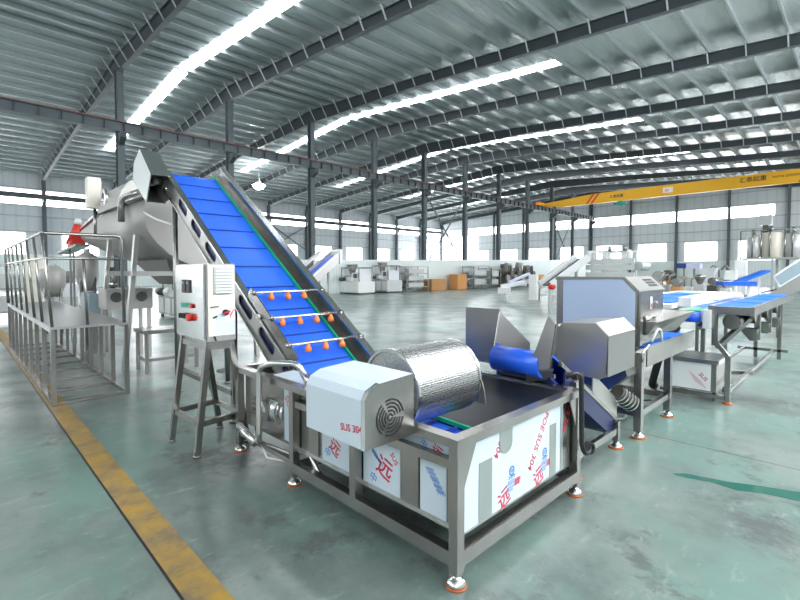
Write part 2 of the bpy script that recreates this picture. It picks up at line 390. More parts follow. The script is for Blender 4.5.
# ---------------------------------------------------------------- portal frames: columns, rafters, crane beams
def hsec(mb, x, y, z0, z1, w, d, along='X'):
    t = 0.02
    if along == 'X':      # flanges face Y
        mb.box(x-w/2, x+w/2, y-d/2, y-d/2+t, z0, z1).box(x-w/2, x+w/2, y+d/2-t, y+d/2, z0, z1).box(x-t/2, x+t/2, y-d/2+t, y+d/2-t, z0, z1)
    else:
        mb.box(x-d/2, x-d/2+t, y-w/2, y+w/2, z0, z1).box(x+d/2-t, x+d/2, y-w/2, y+w/2, z0, z1).box(x-d/2+t, x+d/2-t, y-t/2, y+t/2, z0, z1)
    return mb
RB, RT = 9.08, 9.60                         # crane beam
seen = [X0 + BAY*k for k in range(0, 11)]
for k, x in enumerate(seen):
    t = thing('steel_column', '%s grey steel column of the middle row counted from the left' % ORD[k].capitalize(), 'column', (x, YM, 0), 'columns of the middle row')
    hsec(MB(), x, YM, 0.02, rtop(YM)-0.75, 0.34, 0.42).build('shaft', 'paint_grey', t)
    B(x-0.3, x+0.3, YM-0.35, YM+0.35, 0, 0.025).build('base_plate', 'paint_dark', t)
    MB().prism([(YM-0.72, RB-0.02), (YM-0.2, RB-0.02), (YM-0.2, RB-0.62), (YM-0.72, RB-0.3)], 'X', x-0.14, x+0.14).build('corbel', 'paint_dark', t)
    w = thing('wall_column', '%s grey steel column along the left wall counted from the left' % ORD[k].capitalize(), 'column', (x, YW-0.35, 0), 'columns along the left wall')
    hsec(MB(), x, YW-0.33, 0, rtop(YW)-0.5, 0.3, 0.4).build('shaft', 'paint_grey', w)
    MB().prism([(YW-0.95, 8.72), (YW-0.53, 8.72), (YW-0.53, 8.2), (YW-0.95, 8.5)], 'X', x-0.12, x+0.12).build('corbel', 'paint_dark', w)
for k, y in enumerate(gcols):
    if 1 < y < 46:
        n = [v for v in gcols if 1 < v < 46].index(y)
        tag(hsec(MB(), XG-0.25, y, 0, rtop(y)-0.3, 0.25, 0.32, 'Y').build('wall_column', 'paint_grey'), 'grey steel column against the end wall, %s from the right' % ORD[n], 'column', 'columns against the end wall')

def rafter(k, x):
    t = thing('roof_rafter', '%s grey steel roof rafter counted from the left edge' % ORD[k].capitalize(), 'rafter', (x, YM, rtop(YM)-0.9), 'roof rafters')
    web = MB(); top = MB(); bot = MB()
    for sgn, ye in ((-1, YR), (1, YW-0.15)):
        def yy(d): return YM + sgn*d
        prof = [(0, 0.88), (2.2, 0.84), (10, 0.52), (abs(ye-YM)-5, 0.48), (abs(ye-YM), 0.62)]
        for (d0, h0), (d1, h1) in zip(prof, prof[1:]):
            y0, y1 = yy(d0), yy(d1); z0, z1 = rtop(y0), rtop(y1)
            web.prism([(y0, z0-h0), (y1, z1-h1), (y1, z1-0.02), (y0, z0-0.02)], 'X', x-0.008, x+0.008)
            top.prism([(y0, z0-0.02), (y1, z1-0.02), (y1, z1), (y0, z0)], 'X', x-0.12, x+0.12)
            bot.prism([(y0, z0-h0-0.018), (y1, z1-h1-0.018), (y1, z1-h1), (y0, z0-h0)], 'X', x-0.12, x+0.12)
    web.build('web', 'paint_dark', t); top.build('top_flange', 'paint_dark', t); bot.build('bottom_flange', 'paint_grey', t)
    if x < 45:
        def hgt(y):
            d = abs(y-YM)
            return 0.84 if d < 2.2 else (0.84 - (d-2.2)*0.32/7.8 if d < 10 else 0.5)
        for y in ys:
            if y < YR+0.3 or abs(y-YM) < 0.5: continue
            z = rtop(y); h = hgt(y)
            fb = MB()
            for s in (-1, 1): fb.bar((x+s*0.12, y, z-h), (x+s*(h*0.75+0.05), y, z+0.05), 0.05, 0.05)
            fb.build('fly_brace', 'paint_light', t)
    return t
rafters = [rafter(k, x) for k, x in enumerate(seen)]
# frames behind the camera carry on the same way
def crane_beam(name, label, y, z0, z1, x0, x1, step):
    t = thing(name, label, 'crane beam', ((x0+x1)/2, y, z0))
    B(x0, x1, y-0.17, y+0.17, z0, z0+0.022).build('bottom_flange', 'paint_grey', t)
    B(x0, x1, y-0.2, y+0.2, z1-0.022, z1).build('top_flange', 'paint_grey', t)
    B(x0, x1, y-0.008, y+0.008, z0+0.022, z1-0.022).build('web', 'paint_grey', t)
    x = x0 + 0.4
    while x < x1:
        B(x-0.006, x+0.006, y-0.15, y+0.15, z0+0.022, z1-0.022).build('stiffener', 'paint_dark', t); x += step
    B(x0, x1, y-0.05, y+0.05, z1, z1+0.07).build('rail', 'rail_red', t, label='red crane rail')
    return t
cb = crane_beam('crane_beam', 'long grey crane beam with red rail crossing the hall on the middle columns', YM-0.45, RB, RT, -9.0, XG-0.3, 0.9)
crane_beam('crane_beam', 'grey crane beam running in front of the strip windows of the left wall', YW-0.75, 8.72, 9.15, -9.0, XG-0.5, 2.0)
for k in range(0, 10):                      # horizontal struts of the crane beam brackets
    pass
# cross braces in the middle row and on the left wall
for k, (y, x, z0, z1, lab) in enumerate([(YM, seen[4], 2.2, 8.9, 'Crossed grey steel brace rods between the fifth and sixth middle columns'),
                                (YM, seen[8], 2.2, 8.9, 'Crossed grey steel brace rods in the far bay of the middle column row'),
                                (YW-0.3, seen[4], 4.8, 8.2, 'Crossed grey brace rods high on the left wall beside the long conveyor')]):
    t = thing('cross_brace', lab, 'brace', (x+BAY/2, y, z0))
    MB().bar((x+0.2, y+0.05, z1), (x+BAY-0.2, y+0.05, z0), 0.10, 0.10).build('brace_rod', 'paint_grey', t)
    MB().bar((x+0.2, y-0.06, z0), (x+BAY-0.2, y-0.06, z1), 0.10, 0.10).build('brace_rod', 'paint_grey', t)
    for xx in (x+0.14, x+BAY-0.14):
        for zz in (z0, z1): B(xx-0.08, xx+0.08, y-0.1, y+0.1, zz-0.12, zz+0.12).build('gusset', 'paint_grey', t)

# overhead crane
XC = 52.4
t = thing('overhead_crane', 'yellow overhead travelling crane girder across the hall near the end wall', 'crane', (XC, 15, RT))
yl = YM - 0.45
MB().prism([(yl-0.2, RT+0.1), (yl-2.6, RT-0.22), (-6, RT-0.22), (-6, RT+0.92), (yl-6, RT+0.88), (yl-0.2, RT+0.40)], 'X', XC-0.25, XC+0.25).build('girder', 'yellow', t)
B(XC-1.7, XC+1.7, yl-0.18, yl+0.18, RT+0.08, RT+0.44).build('end_carriage', 'yellow', t)
B(XC-1.95, XC-1.7, yl-0.14, yl+0.14, RT+0.12, RT+0.4).build('buffer', 'orange', t, label='orange end buffer')
st = MB()
for d in (0, 0.55): st.prism([(yl-5.2-d, RT-0.22), (yl-5.45-d, RT-0.22), (yl-6.3-d, RT+0.86), (yl-6.05-d, RT+0.86)], 'X', XC-0.262, XC-0.25)
st.build('warning_stripe', 'red', t, label='red warning stripes')
st = MB()
for d in (0, 0.55): st.prism([(4.15-d, RT-0.22), (3.9-d, RT-0.22), (3.05-d, RT+0.9), (3.3-d, RT+0.9)], 'X', XC-0.262, XC-0.25)
st.build('warning_stripe', 'red', t, label='red warning stripes')
text_mesh('lettering', '汇泰起重', 'ink_black', t, (XC-0.262, 8.25, RT+0.28), (0, -1, 0), (0, 0, 1), 0.50)
text_mesh('lettering', 'HUITAI QIZHONG', 'ink_black', t, (XC-0.262, 5.9, RT+0.36), (0, -1, 0), (0, 0, 1), 0.26)
text_mesh('lettering', '汇泰起重', 'ink_black', t, (XC-0.262, 19.9, RT+0.2), (0, -1, 0), (0, 0, 1), 0.36)
B(XC-0.27, XC-0.25, 13.7, 14.6, RT+0.1, RT+0.62).build('load_plate', 'white', t)
text_mesh('load_lettering', '5t', 'red', t, (XC-0.275, 14.45, RT+0.2), (0, -1, 0), (0, 0, 1), 0.45)
hb = thing('crane_hoist', 'small green electric hoist hanging under the yellow crane girder', 'hoist', (XC, 19.0, RT-0.7))
MB().cyl((XC-0.1, 18.2, RT-0.5), (XC-0.1, 19.5, RT-0.5), 0.16).build('drum_body', M['teal'], hb)
B(XC-0.1, XC+0.1, 18.6, 19.1, RT-0.5, RT-0.2).build('trolley', 'steel_dark', hb)
MB().cyl((XC-0.1, 18.7, RT-0.85), (XC-0.1, 18.7, RT-0.5), 0.12, 0.06).build('hook_block', M['teal'], hb)

# hanging high-bay lamp
t = thing('ceiling_lamp', 'bright round high-bay lamp hanging on a rod from the roof', 'lamp', (21.4, 41.3, 10.1))
MB().cyl((21.4, 41.3, 10.75), (21.4, 41.3, rtop(41.3)), 0.025).build('rod', 'galv', t)
MB().lathe((21.4, 41.3, 10.1), [(0.34, 0), (0.33, 0.06), (0.2, 0.32), (0.1, 0.42), (0.08, 0.66)]).build('shade', 'galv', t)
MB().lathe((21.4, 41.3, 10.02), [(0.05, -0.42), (0.36, -0.32), (0.6, 0.0), (0.34, 0.1)]).build('bulb_glow', 'lamp', t)  # widened past the shade so its shape takes in the glow

# floor marks
struct(B(0.80, 0.815, -3, 40, 0.0005, 0.0015).build('trim_3', 'black'))
struct(B(5.12, 5.13, -20, 40, 0.0005, 0.0015).build('trim_4', 'machine_dark'))
tag(B(0.815, 1.0, -3, 30, 0.0005, 0.002).build('floor_line', 'line'), 'worn yellow floor line running from the lower left corner under the platform', 'floor line')
pd = MB(); pts = [(4.26, 1.05), (4.28, 1.08), (4.35, 1.0), (4.38, 0.88), (4.42, 0.72), (4.52, 0.52), (4.60, 0.30), (4.70, 0.05), (4.80, -0.3), (4.62, -0.3), (4.50, 0.05), (4.42, 0.32), (4.38, 0.5), (4.30, 0.64), (4.32, 0.8), (4.29, 0.9), (4.27, 0.98)]
M['wet'] = mat('wet_green_floor', (0.035, 0.15, 0.115), 0.1)
tag(pd.prism(pts, 'Z', 0.0006, 0.0025).build('water_puddle', 'wet'), 'long dark green wet streak on the open floor at the right', 'puddle')

# ---------------------------------------------------------------- working platform at the left
PX0, PX1, PY0, PY1, PD = 0.85, 1.70, 7.05, 13.2, 1.0
t = thing('work_platform', 'stainless steel raised work platform with handrails standing on the yellow line', 'platform', (1.27, 10.3, 0))
B(PX0, PX1, PY0, PY1, PD-0.03, PD).build('deck', mat('chequer_plate', (0.42, 0.43, 0.43), 0.36, 0.85, bump=(18, 0.25)), t)
for x in (PX0+0.02, PX1-0.02):
    B(x-0.02, x+0.02, PY0, PY1, PD-0.07, PD-0.03).build('deck_beam', 'steel', t)
    B(x-0.025, x+0.025, PY0, PY1, 0.01, 0.06).build('floor_rail', 'steel', t)
    n = 9
    for i in range(n):
        y = PY0 + 0.025 + (PY1-PY0-0.05)*i/(n-1)
        B(x-0.025, x+0.025, y-0.025, y+0.025, 0.06, PD-0.07).build('leg', 'steel', t)
for i in range(9):
    y = PY0 + 0.025 + (PY1-PY0-0.05)*i/8
    B(PX0+0.045, PX1-0.045, y-0.02, y+0.02, 0.015, 0.055).build('crossbar', 'steel', t)
RZ = 2.17
ys_p = [PY0+0.03 + (PY1-PY0-0.06)*i/7 for i in range(8)]
hr = MB().tube([(1.66, PY0+0.03, PD), (1.64, PY0+0.03, RZ), (0.79, PY0+0.03, RZ), (0.83, PY1-0.03, RZ), (0.85, PY1-0.03, PD)], 0.021).build('handrail', 'steel', t)
MB().tube([(1.65, PY0+0.03, 1.86), (0.80, PY0+0.03, 1.86), (0.84, PY1-0.03, 1.86)], 0.017).build('middle_rail', 'steel', t)
for y in ys_p:
    MB().tube([(0.87, y, PD), (0.79+0.04*(y-PY0)/(PY1-PY0), y, RZ)], 0.018).build('rail_post', 'steel', t)
MB().tube([(1.24, PY0+0.03, PD), (1.21, PY0+0.03, 1.86)], 0.017).build('rail_post', 'steel', t)
# steps landing beside the platform
t = thing('step_frame', 'low stainless step frame standing on the floor right of the platform', 'frame', (2.6, 8.5, 0))
B(2.2, 3.1, 8.2, 8.8, 0.66, 0.72).build('tray', 'steel', t)
for x in (2.25, 3.05):
    for y in (8.25, 8.75): B(x-0.025, x+0.025, y-0.025, y+0.025, 0, 0.66).build('leg', 'steel', t)
B(2.27, 3.03, 8.23, 8.27, 0.2, 0.25).build('crossbar', 'steel', t)
B(2.23, 2.27, 8.27, 8.73, 0.2, 0.25).build('crossbar', 'steel', t)

# ---------------------------------------------------------------- hopper machine fed by the long conveyor
HX, HY0, HY1 = 2.2, 8.0, 10.75
t = thing('mixing_hopper', 'large round-bottomed stainless hopper machine under the head of the long conveyor', 'hopper', (3.2, 9.4, 0))
half = [(-1.0, 2.86), (-1.0, 2.46), (-0.96, 2.33), (-0.84, 2.16), (-0.65, 1.98), (-0.42, 1.85), (-0.2, 1.77), (0, 1.75)]
prof = half + [(-a, b) for a, b in half[-2::-1]]
U = lambda y, s=1.0, c=3.2, zb=2.86: [(c + a*s, y, zb + (b-zb)*s) for a, b in prof]
body = MB().loft(U(HY0), U(HY1))
for f in body.bm.faces:
    if len(f.verts) == 4: f.smooth = True
body.build('hopper_body', 'steel_matte', t)
MB().loft(U(HY1), [(2.56 + a*0.33, 13.3, 2.66 + (b-2.86)*0.32) for a, b in prof]).build('tapered_chute', 'steel_matte', t)
MB().tube([(HX-0.02, HY0-0.05, 2.88), (HX-0.02, HY1+0.1, 2.92), (2.24, 13.3, 2.7)], 0.045).build('rim', 'steel', t)
tp = MB()
arc = [(2.72 + 0.60*math.cos(a), 2.86 + 0.62*math.sin(a)) for a in [PI*k/14 for k in range(15)]]
tp.prism(arc, 'Y', 9.3, 10.9); tp.build('round_cover', 'steel_matte', t)
MB().ring((2.16, 10.5, 3.12), (1, 0, 0), 0.12, 0.2, 0.05).build('port_ring', 'steel_bright', t)
MB().tube([(2.1, 9.0, 2.55), (2.1, 9.0, 2.95), (2.3, 8.7, 3.05)], 0.055).build('vent_pipe', 'steel', t)
for y in (8.55, 10.35):
    MB().bar((2.2, y-0.05, 2.3), (2.05, y+0.25, 0), 0.10, 0.07).build('leg', 'steel_pale', t)
    MB().bar((4.2, y, 2.3), (4.35, y, 0), 0.10, 0.07).build('leg', 'steel_pale', t)
B(1.85, 4.3, 8.93, 9.0, 1.62, 1.70).build('side_rail', 'steel_pale', t)
B(2.1, 4.3, 8.4, 8.46, 1.62, 1.70).build('cross_rail', 'steel_pale', t)
MB().loft([(2.6, 8.3, 1.9), (3.8, 8.3, 1.9), (3.8, 10.3, 1.9), (2.6, 10.3, 1.9)], [(2.9, 8.9, 1.45), (3.5, 8.9, 1.45), (3.5, 9.7, 1.45), (2.9, 9.7, 1.45)]).build('outlet_funnel', 'steel_matte', t)
# control box with fans under the hopper
bx = thing('fan_box', 'pale steel equipment box with two round fan grilles under the hopper', 'box', (2.45, 10.3, 0))
B(2.06, 2.86, 10.0, 10.7, 0.96, 1.36).build('casing', 'steel_matte', bx, bevel=0.01)
for x in (2.22, 2.66):
    g = MB().ring((x, 9.993, 1.20), (0, 1, 0), 0.0, 0.10, 0.012).build('fan_opening', 'black', bx)
    for r in (0.03, 0.06, 0.09): MB().ring((x, 9.984, 1.20), (0, 1, 0), r, r+0.01, 0.008).build('fan_grille', 'steel', g)
for x in (2.12, 2.8):
    for y in (10.06, 10.64): B(x-0.03, x+0.03, y-0.03, y+0.03, 0, 0.96).build('leg', 'steel_pale', bx)
bx = thing('pipe_valve', 'small valve on a pipe standing on the box with the two fans', 'valve', (2.25, 10.4, 1.36))
MB().tube([(2.25, 10.4, 1.36), (2.25, 10.4, 1.78)], 0.04).build('pipe', 'steel', bx)
MB().cyl((2.17, 10.4, 1.44), (2.33, 10.4, 1.44), 0.06).build('valve_body', 'steel_bright', bx)
# tall cabinet panel above the hopper
bx = thing('electric_cabinet', 'plain cream electric cabinet on a post above the hopper', 'cabinet', (2.1, 11.1, 2.5))
B(1.98, 2.22, 11.0, 11.25, 2.98, 3.61).build('box', 'cream', bx, bevel=0.012)
MB().cyl((2.12, 11.12, 2.4), (2.12, 11.12, 2.98), 0.03).build('post', 'steel', bx)
# red motor and chute head
bx = thing('red_motor', 'red painted motor on the narrow end of the hopper', 'motor', (2.2, 13.3, 2.3))
MB().cyl((2.16, 13.7, 2.30), (2.20, 13.35, 2.42), 0.15).build('motor_body', 'red', bx)
MB().cyl((2.14, 13.75, 2.36), (2.22, 13.55, 2.86), 0.15, 0.07).build('gear_housing', 'red', bx)
MB().cyl((2.22, 13.55, 2.86), (2.23, 13.52, 2.98), 0.09, 0.06).build('cap', 'white', bx)
# smaller machines behind the platform rail
def kettle(x, y, r, z0, z1, name, label, m='cream', cat='tank'):
    t = thing(name, label, cat, (x, y, 0))
    MB().lathe((x, y, 0), [(r*0.45, z0-0.25), (r*0.8, z0-0.1), (r, z0+0.08), (r, z1), (r*0.96, z1+0.02), (r*0.5, z1+0.12), (0.05, z1+0.14)]).build('vessel', m, t)
    for a in (0.6, 2.2, 3.8, 5.4):
        MB().cyl((x+r*0.8*math.cos(a), y+r*0.8*math.sin(a), 0), (x+r*0.8*math.cos(a), y+r*0.8*math.sin(a), z0+0.1), 0.04).build('leg', 'steel', t)
    MB().cyl((x, y, z1+0.1), (x, y, z1+0.22), r*0.3).build('stirrer_motor', 'machine', t)
    return t
kettle(2.15, 12.2, 0.22, 1.5, 1.98, 'cooking_kettle', 'grey round kettle seen through the platform handrail beside the hopper', 'steel_matte')
kettle(1.95, 15.6, 0.30, 1.25, 1.7, 'cooking_kettle', 'grey round kettle behind the far end of the platform', 'steel_matte')
bx = thing('conveyor_tray', 'short tilted stainless conveyor tray above the kettle under the red motor', 'conveyor', (1.9, 12.9, 1.9))
MB().bar((1.9, 13.4, 2.12), (2.15, 12.6, 2.30), 0.3, 0.05).build('tray', 'steel_bright', bx)
for y in (12.8, 13.2): MB().bar((2.0, y, 0.0), (2.0, y, 2.14), 0.04).build('bracket', 'steel_dark', bx)
bx = thing('tall_cabinet', 'cream upright electric cabinet behind the platform handrail', 'cabinet', (1.7, 16.3, 0))
B(1.5, 2.0, 17.0, 17.6, 0.0, 2.15).build('box', 'cream', bx, bevel=0.02)
B(1.49, 1.5, 17.05, 17.55, 0.3, 2.05).build('door', 'cream', bx)
MB().cyl((1.47, 17.1, 1.1), (1.47, 17.1, 1.3), 0.015).build('handle', 'steel_dark', bx)
bx = thing('pump_unit', 'low grey pump unit on the floor under the hopper beside the fan box', 'pump', (2.0, 11.9, 0))
B(1.95, 2.35, 11.0, 11.8, 0.75, 1.25).build('housing', 'glass_grey', bx, bevel=0.02)
for y in (11.1, 11.7): B(2.0, 2.3, y-0.03, y+0.03, 0, 0.75).build('leg', 'steel', bx)
bx = thing('work_stool', 'small black-topped stool behind the control cabinet', 'stool', (3.3, 8.9, 0))
MB().lathe((3.3, 7.6, 0), [(0.14, 1.5), (0.2, 1.53), (0.2, 1.58), (0.02, 1.6)]).build('seat', 'steel_dark', bx)
MB().cyl((3.3, 7.6, 0), (3.3, 7.6, 1.52), 0.025).build('post', 'steel_dark', bx)
MB().lathe((3.3, 7.6, 0), [(0.16, 0), (0.16, 0.02), (0.03, 0.05)]).build('base', 'steel_dark', bx)

# ---------------------------------------------------------------- long inclined belt conveyor
def bz(y): return 0.79 + 0.688*(y - 3.6)
CX0, CX1, CY0, CY1 = 2.24, 2.88, 3.2, 6.93
nrm = Vector((0, -0.688, 1)).normalized(); dirv = Vector((0, 1, 0.688)).normalized()
t = thing('inclined_conveyor', 'long steep blue belt conveyor rising out of the trough to the hopper', 'conveyor', (2.55, 4.8, 0))
def slab(mb, y0, y1, n0, n1, x0, x1):
    """plate along the belt slope between offsets n0..n1 normal to the belt"""
    a, b = Vector((0, y0, bz(y0))), Vector((0, y1, bz(y1)))
    c = [a + nrm*n0, b + nrm*n0, b + nrm*n1, a + nrm*n1]
    mb.prism([(p.y, p.z) for p in c], 'X', x0, x1); return mb
slab(MB(), CY0, CY1, -0.025, 0, CX0, CX1).build('belt', 'belt', t)
y = CY0 + 0.12
while y < CY1:                              # cleats across the belt
    sm = MB(); slab(sm, y-0.006, y+0.006, 0.0, 0.010, CX0+0.01, CX1-0.03); sm.build('cleat', 'belt_dark', t); y += 0.335
MB().cyl((CX0, CY1, bz(CY1)-0.08), (CX1, CY1, bz(CY1)-0.08), 0.08).build('head_roller', 'belt', t)
for x0, x1 in ((CX1-0.012, CX1+0.012),):
    slab(MB(), CY0, CY1+0.1, 0.0, 0.028, x0, x1).build('guide_strip', 'green', t, label='green guide strip')
# near side plate with long slots: a grid with real holes
def slotted(y0, y1, n0, n1, x0, x1, slots, hw, hl):
    bm = MB(); L = (Vector((0, y1, bz(y1))) - Vector((0, y0, bz(y0)))).length
    outer = [(0, n0), (L, n0), (L, n1), (0, n1)]
    def P(s, n, x):
        p = Vector((0, y0, bz(y0))) + dirv*s + nrm*n; return (x, p.y, p.z)
    cuts = [0] + [(a+b)/2 for a, b in zip(slots, slots[1:])] + [L]
    cn = (n0+n1)/2 + 0.0
    for i, sc in enumerate(slots):
        a, b = cuts[i], cuts[i+1]
        hole = []
        for k in range(24):
            ang = 2*PI*k/24; hole.append((sc + (hl if math.cos(ang) >= 0 else -hl) + hw*math.cos(ang), cn + hw*math.sin(ang)))
        # outer ring points in the same angular order
        out = []
        for s_, n_ in hole:
            ds, dn = s_-sc, n_-cn; f = min(((b-sc) if ds > 0 else (sc-a))/max(abs(ds), 1e-6), ((n1-cn) if dn > 0 else (cn-n0))/max(abs(dn), 1e-6)); out.append((sc+ds*f, cn+dn*f))
        cor = [(b, n1), (a, n1), (a, n0), (b, n0)]
        for j in range(24):
            j2 = (j+1) % 24; q = [hole[j], hole[j2], out[j2], out[j]]
            for c in cor:      # add a corner where the ring turns it
                d1, d2 = out[j], out[j2]
                if abs((d1[0]-c[0])) < 1e-6 and abs(d2[1]-c[1]) < 1e-6 and d1 != c and d2 != c: q = [hole[j], hole[j2], out[j2], c, out[j]]
                elif abs((d2[0]-c[0])) < 1e-6 and abs(d1[1]-c[1]) < 1e-6 and d1 != c and d2 != c: q = [hole[j], hole[j2], out[j2], c, out[j]]
            bm.loft([P(s, n, x0) for s, n in q], [P(s, n, x1) for s, n in q])
    return bm
slotted(3.35, 7.0, -0.225, 0.0, 2.195, 2.21, [0.32] + [0.86 + 0.54*k for k in range(6)], 0.058, 0.125).build('side_plate', 'steel_pale', t)
slab(MB(), 3.35, 7.0, 0.0, 0.012, 2.17, 2.25).build('top_flange', 'steel_bright', t)
slab(MB(), 3.35, 7.0, -0.237, -0.225, 2.17, 2.25).build('bottom_flange', 'steel_bright', t)
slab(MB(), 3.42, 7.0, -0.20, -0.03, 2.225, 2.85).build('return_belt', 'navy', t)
slab(MB(), 3.62, 4.50, 0.0, 0.15, 2.185, 2.2).build('spray_bracket', 'steel', t)
slab(MB(), 3.4, 3.64, 0.0, 0.05, 2.185, 2.2).build('skirt', 'steel_bright', t)
slab(MB(), 3.35, 7.05, -0.205, 0.145, 2.985, 3.0).build('side_plate', 'steel', t)
slab(MB(), 3.35, 7.05, 0.0, 0.012, 2.90, 2.985).build('guard_strip', 'steel', t)
slab(MB(), 3.35, 7.05, 0.145, 0.157, 2.955, 3.045).build('top_flange', 'steel_bright', t)
slab(MB(), 3.35, 7.05, -0.205, -0.19, 2.985, 3.09).build('bottom_flange', 'steel_bright', t)
MB().cyl((2.18, 4.22, bz(4.22)+0.03), (2.15, 4.22, bz(4.22)+0.03), 0.025).build('bolt_knob', 'white', t)
for i, (y, z) in enumerate(((3.67, 1.02), (4.0, 1.245), (4.36, 1.48))):
    sb = MB().tube([(2.14, y, z), (3.06, y, z)], 0.016).build('spray_bar', 'steel_bright', t)
    MB().cyl((2.165, y, z), (2.195, y, z), 0.03).cyl((3.0, y, z), (3.03, y, z), 0.03).build('clamp', 'steel', sb)
    for x in (2.38, 2.58, 2.78)[:3] if i != 1 else (2.30, 2.5, 2.7, 2.88):
        MB().lathe((x, y-0.01, z-0.055), [(0.012, -0.03), (0.03, -0.022), (0.032, 0.01), (0.018, 0.03), (0.012, 0.05)]).build('nozzle', 'orange', sb, label='orange spray nozzle')
# drive cover at the head: pentagon sheet box standing off the near side, its lower end open
cv = [(7.28, 3.44), (7.58, 3.30), (7.64, 3.05), (7.02, 2.66), (6.80, 3.02)]
MB().prism(cv, 'X', 1.943, 1.945).build('cover_face', 'film_white', t, label='white film on the drive cover')
hc = MB(); hc.prism(cv, 'X', 1.945, 1.957)
def edge(p, q, x0=1.957, x1=2.2):
    d = Vector((0, q[0]-p[0], q[1]-p[1])).normalized(); n = Vector((0, -d.z, d.y))*0.012
    hc.loft([(x0, p[0], p[1]), (x0, q[0], q[1]), (x0, q[0]-n.y, q[1]-n.z), (x0, p[0]-n.y, p[1]-n.z)], [(x1, p[0], p[1]), (x1, q[0], q[1]), (x1, q[0]-n.y, q[1]-n.z), (x1, p[0]-n.y, p[1]-n.z)])
edge(cv[4], cv[0]); edge(cv[0], cv[1]); edge(cv[1], cv[2]); edge(cv[2], cv[3])
hc.build('drive_cover', 'steel_bright', t)
MB().prism([(7.28, 3.43), (7.57, 3.29), (7.62, 3.05), (7.02, 2.68), (6.72, 2.72), (6.66, 2.86), (6.82, 3.02)], 'X', 2.18, 2.194).build('motor_plate', 'steel_dark', t)
MB().ring((2.06, 7.13, 3.0), (0, -0.82, -0.57), 0.05, 0.085, 0.04).cyl((2.05, 7.12, 3.0), (2.2, 7.12, 3.0), 0.06).build('drive_motor', 'steel_dark', t)
MB().cyl((2.185, 6.92, 2.86), (2.16, 6.92, 2.86), 0.03).build('bearing', 'steel_bright', t)
slab(MB(), 6.95, 7.2, -0.205, 0.06, 2.195, 2.21).build('head_plate', 'steel_dark', t)
for x in (2.23, 2.95):
    MB().cyl((x, 6.74, 0.03), (x, 6.74, 2.85), 0.035).build('support_post', 'steel', t)
    MB().cyl((x, 6.74, 0.0), (x, 6.74, 0.03), 0.06).build('foot', 'steel_dark', t)
    B(x-0.03, x+0.03, 4.90, 4.96, 0.03, bz(4.93)-0.2).build('support_post', 'steel', t)
    MB().cyl((x, 4.93, 0.0), (x, 4.93, 0.03), 0.06).build('foot', 'steel_dark', t)
B(2.2, 2.26, 4.93, 6.74, 0.3, 0.36).build('floor_tie', 'steel', t)
B(2.23, 2.95, 6.71, 6.77, 1.2, 1.26).build('cross_tie', 'steel', t)
MB().tube([(2.18, 6.75, 2.35), (2.05, 6.95, 2.42), (1.98, 7.3, 2.55)], 0.014).build('cable_conduit', 'white', t)

# ---------------------------------------------------------------- control cabinet on a splayed stand
t = thing('control_cabinet', 'stainless control cabinet with push buttons on a splayed four-legged stand', 'cabinet', (1.74, 4.35, 0))
KX0, KX1, KY0, KY1, KZ0, KZ1 = 1.56, 1.82, 3.975, 4.68, 1.08, 1.765
B(KX0, KX1, KY0, KY1, KZ0, KZ1).build('box', 'steel_pale', t, bevel=0.006)
dr = B(KX0-0.018, KX0-0.001, KY0+0.02, KY1-0.01, KZ0+0.015, KZ1-0.01).build('door', 'steel_bright', t, bevel=0.004)
for i, y in enumerate((4.44, 4.33)):
    B(KX0-0.03, KX0-0.018, y-0.04, y+0.04, 1.50, 1.62).build('display', 'black', t)
    B(KX0-0.033, KX0-0.03, y-0.0, y+0.03, 1.58, 1.605).build('screen', 'glass_grey', t)
for i in range(5):
    y = 4.47 - 0.055*i
    MB().cyl((KX0-0.04, y, 1.385), (KX0-0.018, y, 1.385), 0.021).build('push_button', 'red' if i == 4 else 'teal', t, label='red push button' if i == 4 else 'green push button')
    if i < 3:
        k = MB().cyl((KX0-0.045, y+0.02, 1.285), (KX0-0.018, y+0.02, 1.285), 0.022).build('selector_switch', 'black', t, label='black selector switch')
        B(KX0-0.058, KX0-0.045, y+0.012, y+0.028, 1.263, 1.307).build('lever', 'black', k)
MB().cyl((KX0-0.06, 4.275, 1.28), (KX0-0.018, 4.275, 1.28), 0.033).build('emergency_stop', 'red', t, label='red emergency stop button')
B(KX0-0.021, KX0-0.018, 4.15, 4.25, 1.265, 1.30).build('warning_label', 'red', t)
# right side of the cabinet: cream plate with louvre, switch and film
side = B(KX0+0.012, KX1-0.012, KY0-0.006, KY0-0.0005, KZ0+0.05, KZ1-0.012).build('side_plate', 'cream', t)
lv = B(KX0+0.06, KX1-0.035, KY0-0.02, KY0-0.006, 1.50, 1.735).build('louvre', 'machine', t)
for k in range(8):
    z = 1.512 + 0.027*k
    MB().bar((KX0+0.07, KY0-0.026, z), (KX1-0.045, KY0-0.026, z), 0.016, 0.012).build('slat', 'white', lv)
B(KX0+0.08, KX1-0.014, KY0-0.008, KY0-0.006, KZ0+0.06, 1.33).build('film_patch', 'film', t, label='pale blue protective film')
B(KX0+0.16, KX1-0.014, KY0-0.009, KY0-0.007, 1.26, 1.40).build('paper_label', 'white', t)
for k in range(4): B(KX0+0.20+0.012*k, KX0+0.208+0.012*k, KY0-0.0095, KY0-0.009, 1.28+0.02*k, 1.32+0.015*k).build('red_print', 'ink_red', t)
kn = MB().cyl((KX0+0.16, KY0-0.035, 1.335), (KX0+0.16, KY0-0.006, 1.335), 0.026).build('isolator_knob', 'black', t)
MB().bar((KX0+0.13, KY0-0.04, 1.325), (KX0+0.19, KY0-0.04, 1.345), 0.014).build('handle', 'ink_red', kn)
MB().bar((KX0+0.085, KY0-0.012, 1.305), (KX0+0.05, KY0-0.012, 1.29), 0.012).build('key', 'black', t)
